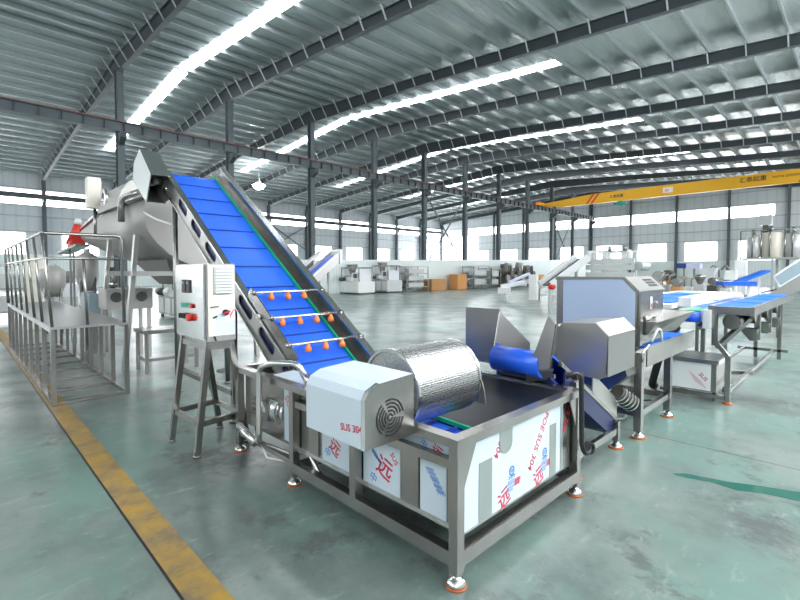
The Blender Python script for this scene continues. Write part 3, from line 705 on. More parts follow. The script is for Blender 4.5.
MB().bar((KX0+0.03, KY0-0.012, 1.385), (KX0+0.10, KY0-0.012, 1.39), 0.012).build('latch', 'steel_dark', t)
MB().bar((KX0+0.06, KY0-0.008, 1.13), (KX0+0.075, KY0-0.008, 1.09), 0.012).build('cable_tie', 'black', t)
ft = {(0, 0): (1.55, 4.22), (0, 1): (1.52, 4.80), (1, 0): (2.06, 4.28), (1, 1): (2.03, 4.86)}
tpp = {(0, 0): (1.59, 4.03), (0, 1): (1.59, 4.62), (1, 0): (1.79, 4.03), (1, 1): (1.79, 4.62)}
lp = {}
for k in ft:
    a, b = Vector((*ft[k], 0.02)), Vector((*tpp[k], KZ0)); lp[k] = (a, b)
    MB().bar(a, b, 0.05, 0.05, up=(1, 0, 0)).build('leg', 'steel', t)
    MB().cyl((a.x, a.y, 0), (a.x, a.y, 0.02), 0.035).build('foot', 'steel_dark', t)
at = lambda k, f: lp[k][0] + (lp[k][1]-lp[k][0])*f
for a, b, f in (((0, 0), (0, 1), .28), ((0, 0), (1, 0), .28), ((1, 0), (1, 1), .28), ((0, 1), (1, 1), .28), ((0, 0), (0, 1), .95), ((0, 0), (1, 0), .95), ((1, 0), (1, 1), .95)):
    MB().bar(at(a, f), at(b, f), 0.035, 0.05).build('stretcher', 'steel', t)
B(1.58, 1.81, 4.0, 4.66, 1.05, 1.08).build('top_tray', 'steel', t)
MB().tube([(1.75, 4.5, 1.08), (1.80, 4.6, 0.75), (1.95, 4.9, 0.45), (2.1, 5.2, 0.3)], 0.016).build('cable', 'machine', t)

# ---------------------------------------------------------------- washing trough in the foreground
TX0, TX1, TY0, TY1, TR = 1.865, 3.375, 1.465, 4.12, 0.81
t = thing('washing_trough', 'large stainless washing trough with film-covered sides in the foreground', 'trough', (2.6, 2.8, 0))
rim = MB(); w = 0.075
rim.box(TX0, TX0+w, TY0, TY1, TR-0.05, TR).box(TX1-w, TX1, TY0, TY1, TR-0.05, TR).box(TX0+w, TX1-w, TY0, TY0+w, TR-0.05, TR).box(TX0+w, TX1-w, TY1-w, TY1, TR-0.05, TR)
rim.build('rim', 'steel', t)
def leg(x, y, z1=TR-0.05, zf=0.07, foot=True):
    B(x-0.03, x+0.03, y-0.03, y+0.03, zf, z1).build('leg', 'steel', t)
    if foot:
        f = MB().lathe((x, y, 0), [(0.056, 0.0), (0.060, 0.006), (0.056, 0.012)], 20).build('foot_pad', 'pad', t, label='orange foot pad')
        MB().lathe((x, y, 0), [(0.056, 0.012), (0.052, 0.03), (0.034, 0.048), (0.018, 0.055), (0.018, 0.075)], 20).build('levelling_foot', 'steel_bright', f)
LX, RX, NY, FY = TX0+0.035, TX1-0.035, TY0+0.035, TY1-0.035
for x in (LX, RX):
    for y in (NY, 3.13, FY): leg(x, y)
    B(x-0.03, x+0.03, 2.33, 2.39, 0.19, TR-0.05).build('middle_leg', 'steel', t)
    B(x-0.03, x+0.03, NY+0.03, 3.10, 0.11, 0.19).build('bottom_rail', 'steel', t)
    B(x-0.02, x+0.02, NY+0.03, 3.10, 0.635, 0.685).build('side_beam', 'steel', t)
B(LX+0.03, RX-0.03, NY-0.03, NY+0.03, 0.11, 0.19).build('bottom_rail', 'steel', t)
B(LX+0.03, RX-0.03, 3.10, 3.16, 0.11, 0.17).build('bottom_rail', 'steel', t)
B(LX-0.02, LX+0.02, 3.16, FY-0.03, 0.16, 0.20).build('bottom_rail', 'steel', t)
# tub: walls and floor as sheet steel
tub = MB(); bx0, bx1, by0, by1, bz0 = TX0+0.075, TX1-0.075, TY0+0.075, TY1-0.075, 0.27
tub.box(bx0, bx0+0.01, by0, by1, bz0, TR-0.02).box(bx1-0.01, bx1, by0, by1, bz0, TR-0.02).box(bx0+0.01, bx1-0.01, by0, by0+0.01, bz0, TR-0.02).box(bx0+0.01, bx1-0.01, by1-0.01, by1, bz0, TR-0.02).box(bx0+0.01, bx1-0.01, by0+0.01, by1-0.01, bz0, bz0+0.012)
tub.build('tub', 'steel', t)
# protective film sheets on the long side
def film_x(y0, y1, z0, z1, x=bx0, m='film'): return B(x-0.004, x-0.001, y0, y1, z0, z1).build('film_sheet', m, t, label='pale protective film')
film_x(1.60, 1.80, 0.30, 0.62); film_x(1.56, 2.02, 0.68, 0.75)
film_x(1.97, 2.32, 0.30, 0.62); film_x(2.42, 2.80, 0.30, 0.66); film_x(3.19, 3.34, 0.30, 0.72); film_x(2.06, 2.32, 0.68, 0.75)
B(bx0-0.012, bx0-0.002, 1.55, 3.1, 0.27, 0.30).build('bottom_edge', 'steel_bright', t)
B(bx0-0.012, bx0-0.002, 1.81, 1.96, 0.30, 0.63).build('stiffener', 'steel', t)
B(bx0-0.012, bx0-0.002, 2.84, 2.96, 0.30, 0.63).build('stiffener', 'steel', t)
# end panel: film with torn grey patches
ez = by0
B(bx0+0.02, bx1-0.02, ez-0.022, ez-0.002, 0.235, 0.745).build('end_panel', 'steel', t)
B(bx0+0.045, bx1-0.14, ez-0.026, ez-0.0225, 0.25, 0.74).build('film_sheet', 'film', t, label='pale protective film')
for x0, x1, z0, z1 in ((2.12, 2.25, 0.25, 0.60), (2.96, 3.05, 0.25, 0.62), (3.12, 3.15, 0.25, 0.72)):
    B(x0, x1, ez-0.030, ez-0.0265, z0, z1).build('bare_patch', mat('bare_patch', (0.33, 0.38, 0.36), 0.35, 0.5), t, label='bare grey steel patch')
pt = MB(); pl = [(2.33, 0.74)] + [(2.40 + 0.07*math.cos(a), 0.64 + 0.06*math.sin(a)) for a in [PI + PI*k/8 for k in range(9)]] + [(2.47, 0.74)]
pt.prism(pl, 'Y', ez-0.030, ez-0.0265); pt.build('bare_patch', bpy.data.materials['bare_patch'], t, label='bare grey steel patch')
for x0, x1 in ((LX+0.03, LX+0.15), (RX-0.03, RX-0.15)):
    MB().prism([(x0, TR-0.05), (x1, TR-0.05), (x0, TR-0.30)] if x0 < x1 else [(x0, TR-0.05), (x0, TR-0.30), (x1, TR-0.05)], 'Y', NY-0.022, NY-0.012).build('gusset', 'steel', t)
# print on the film
yp = ez-0.0265
tx = lambda s, x, z, sz, ang, m='ink_red': text_mesh('film_print', s, m, t, (x, yp, z), (math.cos(ang), 0, math.sin(ang)), (-math.sin(ang), 0, math.cos(ang)), sz)
tx('POE SUS 304', 2.905, 0.735, 0.075, 0.95+PI); tx('SUS 304', 3.285, 0.735, 0.07, 0.95+PI); tx('304', 2.33, 0.68, 0.07, 0.95+PI)
for x, z in ((2.44, 0.34), (2.86, 0.34)):
    tx('远', x-0.10, z-0.10, 0.13, 0.35)
    for k in range(4): tx('SUS 304 2B', x-0.02+0.02*k, z-0.02, 0.022, 1.25, 'ink_blue')
    for k in range(4): tx('||||||', x+0.07+0.018*k, z, 0.03, 1.35, 'ink_red')
    MB().ring((x+0.03, yp-0.0005, z+0.11), (0, 1, 0), 0.02, 0.032, 0.001, 16).ring((x+0.03, yp-0.0005, z+0.11), (0, 1, 0), 0.006, 0.013, 0.001, 12).build('film_emblem', 'ink_blue', t)
xp = bx0-0.0045
txx = lambda s, y, z, sz, ang, m='ink_red': text_mesh('film_print', s, m, t, (xp, y, z), (0, -math.cos(ang), math.sin(ang)), (0, math.sin(ang), math.cos(ang)), sz)
txx('远', 2.20, 0.42, 0.15, -0.35); txx('SUS', 2.06, 0.55, 0.05, -0.9); txx('远', 2.72, 0.42, 0.13, -0.5)
txx('SUS 304', 3.33, 0.66, 0.085, -1.05)
txx('远', 1.72, 0.665, 0.085, -0.4)
for k in range(4): txx('SUS 304 2B BA', 2.31-0.02*k, 0.59-0.012*k, 0.026, -0.75, 'ink_blue'); txx('SUS 304 2B BA', 1.76-0.015*k, 0.56, 0.026, -0.9, 'ink_blue')
txx('中', 2.26, 0.34, 0.07, -0.4, 'ink_blue'); txx('中', 2.77, 0.36, 0.07, -0.4, 'ink_blue'); txx('中', 1.80, 0.69, 0.05, -0.4, 'ink_blue')
# inside: belt with guides, dark tray
MB().prism([(1.56, 0.52), (3.55, 0.60), (3.55, 0.585), (1.56, 0.505)], 'X', bx0+0.02, 2.62).build('inner_belt', 'belt', t)
for k in range(10):
    y = 1.65 + 0.2*k; z = 0.52 + (y-1.56)*0.04
    B(bx0+0.03, 2.60, y-0.008, y+0.008, z, z+0.03).build('belt_cleat', 'belt_dark', t)
MB().prism([(1.56, 0.53), (3.5, 0.61), (3.5, 0.64), (1.56, 0.56)], 'X', 2.62, 2.645).build('guide_strip', 'green', t, label='green guide strip')
M['tray'] = mat('dark_wet_tray', (0.02, 0.022, 0.028), 0.28, 0.2)
MB().prism([(2.645, 0.56), (3.285, 0.785), (3.285, 0.77), (2.645, 0.545)], 'Y', 1.56, 4.0).build('inner_tray', 'tray', t)
# dimpled roller drum
dm = MB(); R = 0.255; cy, cz = 2.12, 0.94; n, mx = 64, 40; grid = []
for i in range(mx+1):
    x = 2.0 + 0.62*i/mx; grid.append([dm.bm.verts.new((x, cy + R*math.cos(2*PI*k/n), cz + R*math.sin(2*PI*k/n))) for k in range(n)])
fs = []
for a, b in zip(grid, grid[1:]):
    for k in range(n):
        f = dm.bm.faces.new((a[k], a[(k+1) % n], b[(k+1) % n], b[k])); f.smooth = True; fs.append(f)
fs.append(dm.bm.faces.new(grid[-1]))
fs.append(dm.bm.faces.new(grid[0][::-1]))
bmesh.ops.recalc_face_normals(dm.bm, faces=fs)
def holes_mat():
    m = mat('perforated_drum', (0.66, 0.66, 0.65), 0.27, 0.9); nt = m.node_tree; b = nt.nodes['Principled BSDF']
    tc = nt.nodes.new('ShaderNodeTexCoord'); v = nt.nodes.new('ShaderNodeTexVoronoi'); v.inputs['Scale'].default_value = 72; v.inputs['Randomness'].default_value = 0.35
    nt.links.new(tc.outputs['Object'], v.inputs['Vector'])
    r = nt.nodes.new('ShaderNodeValToRGB'); r.color_ramp.elements[0].position = 0.20; r.color_ramp.elements[0].color = (0.05, 0.05, 0.05, 1); r.color_ramp.elements[1].position = 0.46; r.color_ramp.elements[1].color = (0.50, 0.50, 0.49, 1)
    nt.links.new(v.outputs['Distance'], r.inputs[0]); nt.links.new(r.outputs[0], b.inputs['Base Color'])
    bp = nt.nodes.new('ShaderNodeBump'); bp.inputs['Strength'].default_value = 0.7; bp.inputs['Distance'].default_value = 0.004
    nt.links.new(v.outputs['Distance'], bp.inputs['Height']); nt.links.new(bp.outputs[0], b.inputs['Normal']); return m
dr = dm.build('roller_drum', holes_mat(), t)
for x in (2.0, 2.62): MB().ring((x, cy, cz), (1, 0, 0), R-0.012, R+0.006, 0.02, 64).build('end_ring', 'steel_bright', dr)
MB().cyl((1.84, cy, cz), (2.0, cy, cz), 0.03).build('axle', 'steel', dr)
MB().ring((2.78, 2.35, 0.72), (1, 0, 0), 0.28, 0.42, 0.012, 24, 0.0, 2.6).build('drum_guard', 'steel_dark', t)
# drum drive cover, film-covered, with a ring grille
c0, c1, d0, d1, e0, e1 = 1.50, 1.865, 1.79, 2.33, 0.765, 1.10
pf = [(c0, e0), (c1, e0), (c1, e1+0.015), (c0+0.10, e1), (c0+0.03, e1-0.03), (c0, e1-0.075)]
cv_ = MB().prism(pf, 'Y', d0, d1).build('drive_cover', 'film', t, label='film-covered drive cover')
MB().prism(pf, 'Y', d0-0.004, d0-0.0003).build('cover_end', 'steel', cv_)
MB().prism([(c0-0.003, e0), (c0, e0), (c0, e1-0.076), (c0+0.03, e1-0.032), (c0+0.10, e1-0.002), (c0+0.10, e1+0.003), (c0+0.028, e1-0.027), (c0-0.003, e1-0.073)], 'Y', d0-0.004, d0+0.025).build('cover_edge', 'steel_bright', cv_)
gr = MB()
for r in (0.012, 0.032, 0.052, 0.072, 0.092):
    for q in range(3): gr.ring((1.68, d0-0.0045, 0.905), (0, 1, 0), r, r+0.011, 0.002, 14, q*2*PI/3+0.15, (q+1)*2*PI/3-0.15)
gr.build('vent_ring', 'black', cv_)
text_mesh('film_print', 'SUS 304', 'ink_red', cv_, (c0-0.0015, 1.99, 0.83), (0, -0.99, 0.12), (0, 0.12, 0.99), 0.055)
MB().prism([(3.04, 0.0), (3.50, 0.0), (3.44, 0.22), (3.30, 0.22)], 'Z', 0.8105, 0.8125) if False else None
MB().prism([(1.94, 3.04), (1.94, 3.52), (2.15, 3.55), (2.18, 3.38)], 'Z', TR+0.0005, TR+0.004).build('film_sheet', 'film', t, label='white film on the rim plate')
B(TX0+0.075, 2.19, 2.95, 3.6, TR-0.012, TR).build('rim_plate', 'steel', t)
# drain pipe and pump at the left end
MB().tube([(1.99, 3.06, 0.80), (1.94, 3.12, 0.965), (1.80, 3.30, 0.965), (1.80, 3.50, 0.90), (1.80, 3.52, 0.30), (1.85, 3.62, 0.25), (1.95, 3.84, 0.27)], 0.026).build('water_pipe', 'steel_bright', t)
MB().tube([(1.78, 3.86, 0.33), (1.82, 3.62, 0.22)], 0.035).build('pipe_elbow', 'steel_bright', t)
pm = MB().cyl((2.0, 3.42, 0.50), (2.0, 3.80, 0.50), 0.12, n=24).cyl((2.0, 3.36, 0.5), (2.0, 3.42, 0.5), 0.085).build('pump', 'steel_bright', t)
MB().ring((1.955, 3.6, 0.5), (1, 0, 0), 0.05, 0.1, 0.16).build('pump_housing', 'steel_dark', pm)
MB().tube([(1.84, 3.45, 0.25), (1.92, 3.2, 0.22), (1.96, 3.0, 0.30)], 0.016).build('pump_pipe', 'steel', t)
MB().tube([(1.98, 3.05, 0.27), (1.95, 2.95, 0.25), (1.96, 2.85, 0.13), (2.0, 2.7, 0.1)], 0.022).build('overflow_pipe', 'steel_bright', t)
MB().tube([(1.9, 3.7, 0.2), (1.86, 3.5, 0.12), (1.95, 3.3, 0.12), (2.0, 3.5, 0.16)], 0.008).build('cable', 'white', t)

# ---------------------------------------------------------------- short feed conveyor between the cutter and the trough
t = thing('feed_conveyor', 'short sloping blue belt conveyor between the washing trough and the cutting machine', 'conveyor', (4.0, 1.95, 0))
def fz(x): return 1.0 - 0.60*(x - 3.35)
def fslab(x0, x1, n0, n1, y0, y1):
    return MB().prism([(x0, fz(x0)+n0), (x1, fz(x1)+n0), (x1, fz(x1)+n1), (x0, fz(x0)+n1)], 'Y', y0, y1)
fslab(3.34, 4.62, 0.03, 0.05, 1.70, 2.20).build('belt', 'belt', t)
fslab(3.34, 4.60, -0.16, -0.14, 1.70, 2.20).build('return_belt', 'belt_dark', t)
MB().cyl((3.32, 1.76, fz(3.34)-0.05), (3.32, 2.20, fz(3.34)-0.05), 0.105, n=32).build('head_roller', 'belt', t)
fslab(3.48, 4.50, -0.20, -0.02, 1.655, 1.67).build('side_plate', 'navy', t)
fslab(3.40, 4.60, -0.02, 0.02, 1.645, 1.675).build('side_strip', 'steel', t)
fslab(3.40, 4.60, -0.16, 0.10, 2.235, 2.25).build('side_plate', 'belt', t)
fslab(4.02, 4.60, 0.02, 0.20, 1.655, 1.665).build('side_guard', 'steel_pale', t)
B(3.47, 3.49, 2.27, 2.64, 0.86, 1.36).build('rear_guard', 'steel', t)
MB().loft([(3.35, 2.26, 0.9), (4.0, 2.26, 0.75), (4.0, 2.27, 0.75), (3.35, 2.27, 0.9)], [(3.47, 2.26, 1.34), (4.0, 2.26, 1.0), (4.0, 2.27, 1.0), (3.47, 2.27, 1.34)]).build('rear_guard', 'steel_pale', t)
MB().bar((3.40, 1.70, 0.86), (3.40, 2.2, 0.86), 0.03).build('belt_scraper', 'steel_dark', t)
for x, zt in ((3.60, 0.80), (4.52, 0.26)):
    for y in (1.63, 2.28):
        B(x-0.028, x+0.028, y-0.028, y+0.028, 0.07, zt).build('leg', 'steel', t)
        f_ = MB().lathe((x, y, 0), [(0.066, 0), (0.07, 0.008), (0.066, 0.014)]).build('foot_pad', 'pad', t, label='orange foot pad'); MB().lathe((x, y, 0), [(0.062, 0.014), (0.05, 0.03), (0.026, 0.045), (0.02, 0.07)]).build('levelling_foot', 'steel_bright', f_)
for y in (1.63, 2.28): B(3.63, 4.49, y-0.02, y+0.02, 0.14, 0.20).build('floor_rail', 'steel', t)
for x in (3.60, 4.52): B(x-0.02, x+0.02, 1.66, 2.25, 0.14, 0.20).build('floor_rail', 'steel', t)
# black hose hanging at the corner
t = thing('black_hose', 'black hose hanging from the trough corner to just above the floor', 'hose', (3.4, 1.42, 0.3))
MB().tube([(3.16, 1.50, 0.93), (3.20, 1.45, 0.96), (3.27, 1.43, 0.93), (3.265, 1.425, 0.80), (3.27, 1.42, 0.42), (3.31, 1.41, 0.34), (3.40, 1.41, 0.35), (3.41, 1.42, 0.40)], 0.018).build('tube', 'black', t)
MB().ring((3.385, 1.415, 0.37), (0.4, 1, 0), 0.025, 0.045, 0.04).build('end_ring', 'black', t)
B(3.20, 3.32, 1.43, 1.47, 0.91, 0.95).build('clip', 'black', t)

# ---------------------------------------------------------------- cutting machine
t = thing('cutting_machine', 'stainless cutting machine with a large blue film panel right of the trough', 'machine', (5.3, 2.0, 0))
QX0, QX1, QY0, QY1 = 4.86, 5.70, 1.57, 2.42
MB().prism([(QY1, 0.86), (QY1, 1.625), (QY0+0.13, 1.625), (QY0, 1.49), (QY0, 0.95), (QY0+0.08, 0.86)], 'X', QX0, QX1).build('body', 'steel', t)
MB().prism([(QY1-0.08, 0.92), (QY1-0.08, 1.615), (QY0+0.145, 1.615), (QY0+0.02, 1.485), (QY0+0.02, 0.96)], 'X', QX0-0.006, QX0-0.001).build('film_panel', 'film_blue', t, label='blue film panel')
MB().prism([(QY1+0.01, 1.60), (QY1+0.01, 1.64), (QY0+0.12, 1.64), (QY0-0.02, 1.50), (QY0-0.02, 1.47), (QY0+0.125, 1.62)], 'X', QX0-0.01, QX0+0.006).build('edge_trim', 'steel_dark', t)
lid = MB().prism([(QY0+0.14, 1.630), (QY0+0.13, 1.642), (QY0-0.015, 1.500), (QY0-0.005, 1.488)], 'X', QX0+0.01, QX1).build('sloping_lid', 'steel_pale', t)
for i in range(5):
    for j in range(3):
        x = 5.32 + 0.06*i; f = 0.25 + 0.2*j; y0, z0 = QY0-0.015 + 0.145*f, 1.502 + 0.142*f
        MB().bar((x, y0, z0), (x, y0+0.02, z0+0.02), 0.03, 0.004).build('lid_slot', 'black', lid)
B(5.24, 5.30, QY0-0.006, QY0-0.001, 1.30, 1.43).build('warning_label', 'white', t)
B(5.25, 5.29, QY0-0.008, QY0-0.006, 1.31, 1.36).build('red_print', 'red', t)
MB().cyl((5.45, QY0-0.012, 1.36), (5.45, QY0, 1.36), 0.015).build('bolt', 'steel_bright', t)
MB().tube([(4.98, QY0-0.03, 1.22), (5.28, QY0-0.03, 1.22)], 0.02).build('hinge_rod', 'steel_bright', t)
B(QX0+0.02, QX0+0.10, QY0-0.025, QY0-0.001, 0.95, 1.48).build('corner_post', 'steel', t)
MB().cyl((4.86, QY1+0.03, 1.52), (4.86, QY1+0.09, 1.52), 0.03).build('red_button', 'red', t)
for x in (4.95, 5.93):
    for y in (QY0+0.0, 2.5):
        B(x-0.04, x+0.04, y-0.035, y+0.035, 0.07, 0.86).build('leg', 'steel', t)
        f_ = MB().lathe((x, y, 0), [(0.072, 0), (0.075, 0.008), (0.072, 0.014)]).build('foot_pad', 'pad', t, label='orange foot pad'); MB().lathe((x, y, 0), [(0.066, 0.014), (0.054, 0.03), (0.028, 0.048), (0.022, 0.07)]).build('levelling_foot', 'steel_bright', f_)
for y in (1.57, 2.5): B(4.99, 5.89, y-0.025, y+0.025, 0.22, 0.28).build('floor_rail', 'steel', t)
for x in (4.95, 5.93): B(x-0.025, x+0.025, 1.605, 2.465, 0.22, 0.28).build('floor_rail', 'steel', t)
MB().prism([(QY0+0.06, 0.86), (QY1-0.1, 0.86), (QY1-0.15, 0.6), (QY0+0.2, 0.5), (QY0+0.0, 0.68)], 'X', 4.62, 4.90).build('outlet_chute', 'steel', t)
MB().tube([(4.88, 1.52, 0.80), (4.82, 1.50, 0.90), (4.95, 1.49, 0.96)], 0.014).build('clamp_lever', 'steel_bright', t)
# discharge hood in front of the film panel
HB = [(1.96, 0.80), (1.96, 1.15), (1.90, 1.235), (1.60, 1.25), (1.50, 1.15), (1.51, 0.80), (1.56, 0.77)]
hd = MB().prism(HB, 'X', 3.93, 4.58).build('discharge_hood', 'steel_pale', t)
MB().prism([(1.61, 1.255), (1.595, 1.258), (1.49, 1.155), (1.495, 1.148)], 'X', 3.94, 4.57).build('hood_top', 'film_white', hd, label='white film on the hood')
B(3.935, 4.575, 1.494, 1.499, 0.80, 1.145).build('hood_end', 'steel_dark', hd)  # darker sheet, the shade on this side put into its colour
B(4.58, 4.86, 1.65, 2.2, 0.90, 1.15).build('hood_neck', 'steel', hd)
MB().loft([(3.24, 1.85, 0.90), (3.252, 1.857, 0.90), (3.252, 1.677, 0.95), (3.24, 1.67, 0.95)], [(3.24, 1.68, 1.36), (3.252, 1.687, 1.36), (3.252, 1.627, 1.30), (3.24, 1.62, 1.30)]).build('flared_plate', 'steel_pale', t)
MB().loft([(3.252, 1.667, 0.95), (3.252, 1.677, 0.95), (3.93, 1.965, 0.84), (3.93, 1.955, 0.84)], [(3.252, 1.62, 1.30), (3.252, 1.63, 1.30), (3.93, 1.95, 1.22), (3.93, 1.94, 1.22)]).build('flared_plate', 'steel', t)
MB().loft([(3.235, 1.86, 0.885), (3.30, 1.66, 0.93), (3.36, 1.72, 0.84), (3.30, 1.90, 0.80)], [(3.235, 1.86, 0.90), (3.30, 1.66, 0.945), (3.37, 1.72, 0.855), (3.31, 1.90, 0.815)]).build('drip_lip', 'steel_dark', t)
MB().cyl((3.94, 1.97, 1.18), (4.05, 1.97, 1.18), 0.03).build('bolt', 'steel_dark', t)
# infeed hopper and outlet belt of the cutter
MB().loft([(5.0, 1.52, 1.05), (5.9, 1.50, 1.02), (5.9, 2.3, 1.02), (5.0, 2.3, 1.05)], [(5.0, 1.42, 1.19), (6.25, 1.38, 1.23), (6.25, 2.35, 1.23), (5.0, 2.35, 1.19)]).build('infeed_tray', 'steel', t)
B(5.06, 5.95, 1.555, 2.3, 0.905, 0.93).build('outlet_belt', 'belt_light', t)
B(5.03, 6.90, 1.52, 1.535, 0.72, 0.93).build('outlet_side', 'steel', t)
B(5.03, 6.90, 2.32, 2.335, 0.72, 0.93).build('outlet_side', 'steel', t)
B(5.95, 6.88, 1.555, 2.3, 0.86, 0.88).build('outlet_belt', 'belt_light', t)
MB().tube([(5.08, 1.5, 0.98), (5.20, 1.48, 1.10), (5.32, 1.48, 1.08), (5.36, 1.48, 0.95)], 0.012).build('cable', 'white', t)
# plug bundle and cables on the floor
t = thing('motor_plug', 'dark plug-in gear motor hanging under the cutter beside the feed conveyor', 'motor', (4.78, 1.75, 0.4))
MB().cyl((4.60, 1.66, 0.52), (4.78, 1.58, 0.38), 0.075).build('motor_body', 'machine_dark', t)
fn = MB()
for k in range(5): fn.ring((4.62+0.035*k, 1.65-0.016*k, 0.505-0.027*k), (0.18, -0.08, -0.14), 0.07, 0.09, 0.012)
fn.build('cooling_fin', 'steel_bright', t)
for i, (cx, cy_, r) in enumerate(((6.55, 2.75, 0.36), (6.62, 2.02, 0.26), (5.45, 2.05, 0.22))):
    o = MB().tube([(cx + r*(1+0.1*math.sin(3*a))*math.cos(a), cy_ + r*0.8*math.sin(a), 0.014 + 0.012*(k % 2)) for k, a in enumerate([PI*2*q/22 for q in range(40)])], 0.012, 6).build('cable_coil', ('white', 'black', 'machine')[i])
    tag(o, ('white cable coil on the floor behind the cutter legs', 'black cable coil on the floor beside the white film-covered tank', 'grey cable coil on the floor under the cutter')[i], 'cable')

# ---------------------------------------------------------------- packing line at the right
t = thing('sorting_table', 'long sorting table with blue belt sections on a stainless frame at the right', 'table', (9.2, 1.15, 0))
for i in range(4):
    x = 7.05 + 1.12*i
    B(x, x+0.98, 0.97, 1.36, 1.225, 1.25).build('belt_section', 'belt_light', t)
    B(x+0.98, x+1.12, 0.97, 1.36, 1.215, 1.235).build('divider', 'steel_bright', t)
for y0, y1 in ((0.93, 0.97), (1.36, 1.40)): B(7.0, 11.6, y0, y1, 1.15, 1.255).build('side_rail', 'steel', t)
B(6.98, 7.05, 0.93, 1.40, 1.15, 1.25).build('end_plate', 'steel', t)
for y in (0.97, 1.33):
    B(7.0, 7.06, y-0.03, y+0.03, 0.74, 1.15).build('post', 'steel', t) if y > 1 else None
    B(11.3, 11.36, y+0.1, y+0.16, 0, 1.15).build('leg', 'steel', t)
B(7.0, 7.06, 1.15, 1.21, 0.03, 0.62).build('leg', 'steel', t)
MB().lathe((7.03, 1.18, 0), [(0.055, 0), (0.055, 0.012), (0.03, 0.03), (0.02, 0.04)]).build('foot', 'pad', t, label='orange foot pad')
MB().bar((7.03, 1.33, 0.80), (7.03, 1.18, 0.60), 0.05).build('diagonal_strut', 'steel', t)
MB().bar((7.05, 1.30, 0.72), (7.95, 1.0, 1.16), 0.06).build('diagonal_strut', 'steel', t)
B(7.06, 11.3, 1.16, 1.20, 0.14, 0.19).build('floor_rail', 'steel', t)
B(7.06, 11.3, 1.62, 1.66, 0.14, 0.19).build('floor_rail', 'steel', t)
B(11.3, 11.36, 0.97, 1.75, 0.14, 0.19).build('floor_rail', 'steel', t)
MB().bar((8.1, 1.7, 0.16), (8.6, 1.15, 0.16), 0.05).build('floor_rail', 'steel', t)
for x in (7.55, 8.65, 9.75):
    MB().loft([(x, 1.00, 1.15), (x+0.5, 1.00, 1.15), (x+0.5, 1.33, 1.15), (x, 1.33, 1.15)], [(x+0.30, 1.02, 0.98), (x+0.5, 1.02, 0.98), (x+0.5, 1.3, 0.98), (x+0.30, 1.3, 0.98)]).build('chute', 'steel', t)
    MB().loft([(x+0.26, 0.99, 0.90), (x+0.52, 0.99, 0.90), (x+0.52, 1.2, 0.90), (x+0.26, 1.2, 0.90)], [(x+0.44, 1.02, 0.72), (x+0.50, 1.02, 0.72), (x+0.50, 1.1, 0.72), (x+0.44, 1.1, 0.72)]).build('spout', 'steel', t)
    B(x+0.44, x+0.50, 0.985, 1.02, 0.74, 1.15).build('spout_hanger', 'steel', t)
MB().cyl((7.3, 1.2, 1.03), (7.7, 1.2, 1.03), 0.10).build('gear_motor', 'steel', t)
t = thing('film_tank', 'low white film-covered tank with red print under the sorting table', 'tank', (7.4, 1.6, 0))
B(7.03, 7.75, 1.30, 1.86, 0.12, 0.53).build('tank_body', 'steel', t)
B(7.022, 7.029, 1.36, 1.85, 0.13, 0.51).build('film_sheet', 'film_white', t, label='white film with red print')
MB().box(7.0, 7.8, 1.27, 1.30, 0.49, 0.54).box(7.0, 7.8, 1.86, 1.89, 0.49, 0.54).box(7.0, 7.03, 1.30, 1.86, 0.49, 0.54).build('rim', 'steel_bright', t)
for y in (1.33, 1.83):
    for x in (7.08, 7.70): B(x-0.02, x+0.02, y-0.02, y+0.02, 0, 0.12).build('leg', 'steel', t)
B(7.0, 7.04, 1.2, 1.95, 0.05, 0.10).build('floor_rail', 'steel', t)
for k in range(4):
    MB().bar((7.0205, 1.60-0.035*k, 0.36-0.03*k), (7.0205, 1.52-0.035*k, 0.22-0.02*k), 0.004).build('film_print', 'ink_red', t)
text_mesh('film_print', 'SUS', 'ink_red', t, (7.0205, 1.50, 0.33), (0, -0.7, -0.7), (0, -0.7, 0.7), 0.07)
t = thing('belt_conveyor', 'flat blue belt conveyor with an end roller behind the cutter outlet', 'conveyor', (9.5, 1.65, 0))
MB().cyl((6.98, 1.47, 1.09), (6.98, 1.72, 1.09), 0.065).build('end_roller', 'belt', t)
B(6.98, 11.5, 1.48, 1.71, 1.13, 1.15).build('belt', 'belt_light', t)
B(6.95, 11.5, 1.44, 1.47, 1.04, 1.19).build('side_rail', 'white', t)
B(6.95, 11.5, 1.72, 1.75, 1.04, 1.19).build('side_rail', 'steel_bright', t)
B(7.2, 7.9, 1.46, 1.73, 1.152, 1.165).build('guide_strip', 'green', t)
B(6.9, 7.1, 1.36, 1.44, 0.96, 1.20).build('bearing_block', 'white', t)
MB().bar((7.0, 1.5, 0.95), (8.4, 1.68, 0.98), 0.05).build('frame_bar', 'steel_dark', t)
for x in (7.45, 9.4, 11.3):
    for y in (1.95, 2.45): B(x-0.03, x+0.03, y-0.03, y+0.03, 0, 1.0).build('leg', 'steel_dark', t)
    B(x-0.03, x+0.03, 1.5, 2.45, 1.0, 1.04).build('cross_bar', 'steel_dark', t)
t = thing('hose_bundle', 'black hose drooping under the belt conveyor behind the cutter', 'hose', (7.1, 1.9, 0.3))
MB().tube([(7.0, 1.75, 0.95), (7.05, 1.9, 0.75), (7.05, 2.0, 0.4), (7.15, 2.1, 0.05), (7.3, 2.1, 0.04)], 0.05).build('tube', 'black', t)
t = thing('wrapping_table', 'wide film-wrapped table with three short blue belts behind the cutter lid', 'table', (10.2, 2.6, 0))
B(7.6, 13.2, 1.98, 3.3, 1.14, 1.20).build('table_top', 'wrap', t)
for i, (x, y) in enumerate(((8.0, 2.10), (9.3, 2.35), (10.8, 2.5))): B(x, x+1.2, y, y+0.5, 1.20, 1.215).build('belt_section', 'belt_light', t)
